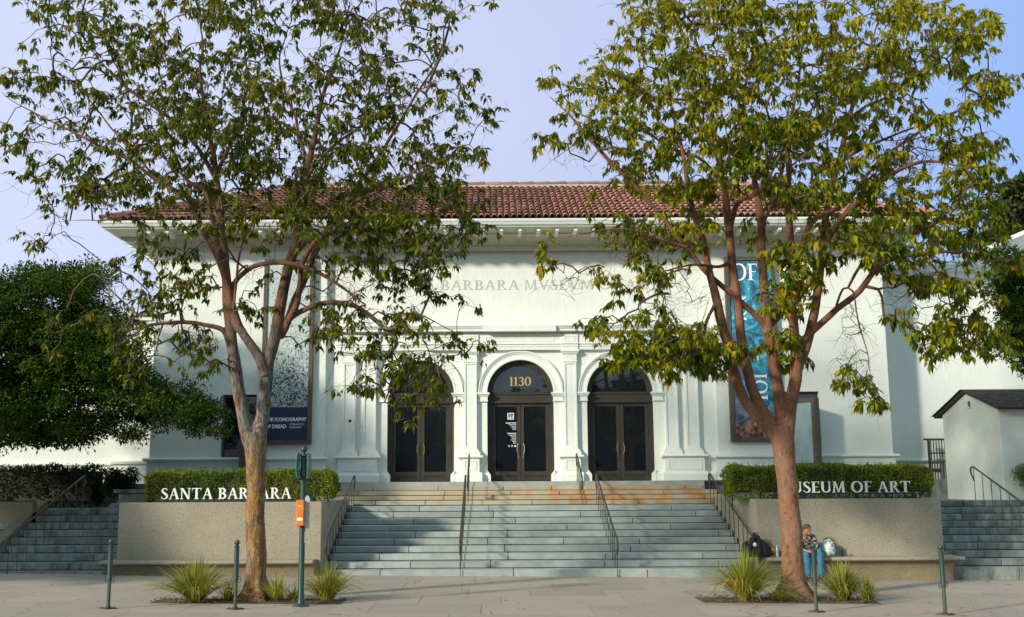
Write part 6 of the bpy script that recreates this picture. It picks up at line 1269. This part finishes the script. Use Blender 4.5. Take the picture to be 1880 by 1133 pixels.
def person():
    X=P(1492,1010,-.75)[0]; g=gz(X); sb=.43; o=thing('person',(X,-.35,sb),'person in plaid shirt and blue jeans sitting hunched on the bench beside the trunk','person')
    def v(x,y,z): return (X+x,y,z)
    hx=P(1483,975,-.70)[0]-X; hz=P(1483,973,-.70)[2]
    pel=v(0,-.27,sb+.13); ab=v(-.01,-.30,sb+.27); ch=v(-.05,-.42,sb+.43); nk=v(-.09,-.52,sb+.53); hd0=v(hx,-.60,hz-.07); hd=v(hx+.01,-.635,hz+.005); 
    shL=v(.12,-.45,sb+.45); shR=v(-.24,-.42,sb+.46); elL=v(.17,-.56,sb+.20); elR=v(-.27,-.58,sb+.20); wrL=v(.02,-.74,sb+.16); wrR=v(-.10,-.74,sb+.15); haL=v(-.02,-.80,sb+.15); haR=v(-.06,-.81,sb+.14)
    hipL=v(.10,-.30,sb+.09); hipR=v(-.10,-.30,sb+.09); knL=v(.17,-.72,sb+.13); knR=v(-.15,-.74,sb+.12); anL=v(.16,-.74,g+.10); anR=v(-.13,-.78,g+.10); toL=v(.19,-.93,g+.04); toR=v(-.15,-.97,g+.04)
    V=[pel,ab,ch,nk,hd0,hd,shL,elL,wrL,haL,shR,elR,wrR,haR,hipL,knL,anL,toL,hipR,knR,anR,toR]
    E=[(0,1),(1,2),(2,3),(3,4),(4,5),(2,6),(6,7),(7,8),(8,9),(2,10),(10,11),(11,12),(12,13),(0,14),(14,15),(15,16),(16,17),(0,18),(18,19),(19,20),(20,21)]
    Rr=[.13,.12,.14,.055,.062,.078,.055,.042,.030,.036,.055,.042,.030,.036,.085,.060,.030,.020,.085,.060,.030,.020]
    for (hi,sx) in ((9,-1),(13,1)):
        h=V[hi]
        for f in range(4):
            a=(h[0]+sx*(.012+.0*f),h[1]-.035+.012*f,h[2]+.018-.014*f); c_=(h[0]+sx*.05,h[1]-.03+.012*f,h[2]+.006-.014*f); i=len(V); V+= [a,c_]; E+=[(hi,i),(i,i+1)]; Rr+=[.009,.007]
        i=len(V); V+=[(h[0]-sx*.0,h[1]+.01,h[2]+.045)]; E+=[(hi,i)]; Rr+=[.009]
    skin('body',V,E,Rr,skinm,o)
    # head shape: nose, ears
    hd=Vector(hd); b=MB(); b.blob(hd+Vector((0,.01,.0)),(.075,.092,.105),16,12); b.blob(hd+Vector((.025,-.095,-.03)),(.013,.022,.018),8,6); b.blob(hd+Vector((.075,.01,-.015)),(.012,.022,.032),8,6); b.blob(hd+Vector((-.075,.01,-.015)),(.012,.022,.032),8,6); b.blob(hd+Vector((.012,-.07,-.085)),(.035,.03,.025),10,6)
    h=b.build('head',skinm,o,smooth=True)
    b=MB()
    for s in (-1,1): b.blob(hd+Vector((.014+s*.032,-.083,.0)),(.013,.008,.006),8,6); b.box(hd.x+.014+s*.032-.02,hd.x+.014+s*.032+.02,hd.y-.092,hd.y-.08,hd.z+.016,hd.z+.022)
    b.box(hd.x-.012,hd.x+.036,hd.y-.094,hd.y-.085,hd.z-.062,hd.z-.057); b.build('face_features',hairm,h)
    b=MB(); b.blob(hd+Vector((-.004,.025,.032)),(.088,.098,.098),18,12,nz=.25,seed=3,sc=4); b.blob(hd+Vector((0,.06,-.03)),(.07,.06,.07),12,8,nz=.2,sc=4); b.build('hair',hairm,h,smooth=True)
    T_=[pel,ab,ch,v(-.085,-.49,sb+.50),shL,elL,v(.05,-.71,sb+.165),shR,elR,v(-.13,-.71,sb+.155)]
    skin('plaid_shirt',T_,[(0,1),(1,2),(2,3),(2,4),(4,5),(5,6),(2,7),(7,8),(8,9)],[.155,.15,.165,.075,.075,.058,.045,.075,.058,.045],plaid,o)
    skin('jeans',[pel,hipL,knL,v(.165,-.75,g+.09),hipR,knR,v(-.135,-.78,g+.09)],[(0,1),(1,2),(2,3),(0,4),(4,5),(5,6)],[.14,.10,.083,.070,.10,.083,.070],jeans,o)
    for a,c_ in ((anL,toL),(anR,toR)):
        a=Vector(a);c_=Vector(c_); skin('boot',[a+Vector((0,.03,.05)),a+Vector((0,.03,-.035)),c_],[(0,1),(1,2)],[.062,.058,.050],boots,o)
person()
def bag_things():
    # backpack
    x,_,_=P(1392,1015,-.32); o=thing('backpack',(x,-.30,.43),'black backpack slumped on the bench by the handrail','backpack')
    b=MB(); b.blob((x+.03,-.30,.60),(.25,.17,.20),20,14,nz=.45,seed=2,sc=2.2); b.blob((x-.06,-.30,.78),(.12,.11,.17),16,10,nz=.5,seed=5,sc=2.4); b.blob((x+.17,-.30,.52),(.17,.15,.10),16,10,nz=.4,seed=9,sc=2.5)
    for i,v in enumerate(b.v): b.v[i]=(v[0],v[1],max(v[2],.432))
    bo_=b.build('bag_body',M['black'],o,smooth=True)
    b=MB(); b.tube([(x-.10,-.42,.88),(x-.18,-.48,.78),(x-.20,-.48,.62),(x-.14,-.47,.47)],.018,6); b.tube([(x+.0,-.44,.86),(x-.02,-.5,.7),(x+.02,-.5,.5)],.016,6); b.tube([(x-.08,-.32,.93),(x-.06,-.33,.99),(x-.0,-.33,.98),(x+.0,-.32,.92)],.012,6); b.build('strap',M['black'],o,smooth=True)
    b=MB(); b.blob((x-.10,-.46,.72),(.05,.03,.045),10,8,nz=.5,seed=4,sc=2); b.build('white_cloth',M['trimw'],o,smooth=True)
    x2,_,_=P(1371,1016,-.40); o=thing('shoulder_bag',(x2,-.38,.43),'limp black shoulder bag left of the backpack','bag'); b=MB(); b.blob((x2,-.42,.58),(.11,.10,.19),16,12,nz=.5,seed=12,sc=2.4)
    for i,v in enumerate(b.v): b.v[i]=(v[0],v[1],max(v[2],.432))
    b.build('bag_body',M['black'],o,smooth=True); b=MB(); b.tube([(x2-.07,-.45,.70),(x2-.04,-.46,.82),(x2+.05,-.44,.80),(x2+.08,-.42,.66)],.010,6); b.build('strap',M['black'],o,smooth=True)
    # straw hat
    x,_,z=P(1416,1012,-.28); o=thing('straw_hat',(x,-.25,z-.1),'straw hat propped against the wall behind the backpack','hat'); straw=mat('straw',(.50,.30,.11),.85,(.38,.21,.07),30,bump=.7,bscale=60)
    b=MB(); k=24; vs=[];fs=[]; prof=[(.0,.10),(.05,.10),(.075,.085),(.085,.05),(.09,.0),(.12,-.01),(.165,.0),(.168,-.006),(.12,-.018),(.085,-.01)]
    ax=Vector((.25,-.75,.6)).normalized(); u=ax.cross(Vector((0,0,1))).normalized(); w_=u.cross(ax)
    for r_,h_ in prof:
        for j in range(k): a=2*PI*j/k; h2=h_+(.02*math.sin(2*a) if r_>.1 else 0); vs.append(Vector((x,-.24,z))+u*r_*math.cos(a)+w_*r_*math.sin(a)+ax*h2)
    for i in range(len(prof)-1):
        for j in range(k): fs.append((i*k+j,i*k+(j+1)%k,(i+1)*k+(j+1)%k,(i+1)*k+j))
    b.add(vs,fs); b.build('brim_and_crown',straw,o,smooth=True); b=MB(); vs=[];fs=[]
    for h_ in (.004,.03):
        for j in range(k): a=2*PI*j/k; rr=.092-(.03 if 0 else h_*.05); vs.append(Vector((x,-.24,z))+u*rr*math.cos(a)+w_*rr*math.sin(a)+ax*h_)
    for j in range(k): fs.append((j,(j+1)%k,k+(j+1)%k,k+j))
    b.add(vs,fs); b.build('hat_band',mat('hat_band',(.20,.11,.05),.8),o,smooth=True)
    # water bottle
    x,_,_=P(1427,1015,-.30); clr=mat('clear_plastic',(.42,.50,.52),.12,spec=.6); o=thing('water_bottle',(x,-.30,.43),'clear plastic bottle on the bench between the hat and the trunk','bottle')
    b=MB(); b.lathe((x,-.30,.432),[(.034,0),(.036,.02),(.036,.08),(.033,.085),(.036,.09),(.036,.17),(.022,.21),(.013,.225),(.013,.235)],16); b.build('bottle_body',clr,o,smooth='auto'); b=MB(); b.lathe((x,-.30,.432),[(.015,.235),(.015,.255),(.013,.257)],12); b.build('cap',M['trimw'],o)
    # plastic carrier bag
    x,_,_=P(1519,1015,-.30); o=thing('plastic_bag',(x,-.30,.43),'white plastic carrier bag with red print beside the seated person','bag'); bagm=mat('white_plastic_film',(.62,.68,.66),.35,(.45,.55,.53),7,bump=1,bscale=14)
    b=MB(); b.blob((x,-.31,.56),(.17,.12,.17),24,18,nz=.45,seed=7,sc=2.6); b.blob((x+.05,-.31,.72),(.09,.05,.09),14,10,nz=.7,seed=8,sc=3); b.blob((x-.07,-.30,.68),(.08,.06,.09),14,10,nz=.6,seed=11,sc=3)
    for i,v in enumerate(b.v): b.v[i]=(v[0],v[1],max(v[2],.432))
    b.build('bag_body',bagm,o,smooth=True)
    b=MB(); b.tube([(x-.10,-.34,.70),(x-.07,-.36,.80),(x+.0,-.36,.82),(x+.05,-.34,.74)],.010,5); b.tube([(x+.02,-.28,.74),(x+.06,-.3,.83),(x+.11,-.3,.80),(x+.11,-.3,.68)],.012,5); b.build('handle',bagm,o,smooth=True)
    b=MB()
    for i in range(5): b.blob((x-.02+i*.026,-.428+.004*abs(i-2),.60-.004*i),(.013,.006,.014),8,6,nz=.4,seed=i)
    b.build('red_print',mat('red_print',(.35,.04,.04),.6),o)
    # flask
    x,_,_=P(1545,1018,-.30); o=thing('flask',(x,-.30,.43),'small black flask standing alone on the bench right of the white bag','bottle')
    b=MB(); b.lathe((x,-.30,.432),[(.034,0),(.037,.01),(.037,.13),(.032,.145)],16); b.build('flask_body',M['black'],o,smooth='auto'); b=MB(); b.lathe((x,-.30,.432),[(.030,.145),(.030,.175),(.024,.18)],16); b.build('cap',M['rail'],o)
bag_things()
# dead leaves blown over the slabs
b=MB(); rl=random.Random(6)
for q in range(150):
    x=rl.uniform(-10,10); y=rl.uniform(-7.6,-.3); z=gz(x)+.004; a=rl.random()*6; l=rl.uniform(.02,.05); w_=l*.35; ca,sa=math.cos(a),math.sin(a)
    b.add([(x-ca*l,y-sa*l,z),(x+sa*w_,y-ca*w_,z+.008),(x+ca*l,y+sa*l,z+.012),(x-sa*w_,y+ca*w_,z+.004)],[(0,1,2,3)])
tag(b.build('fallen_leaves',soilm,fix=False),'scattered dry leaves lying on the pavement slabs','fallen leaves',kind='stuff')
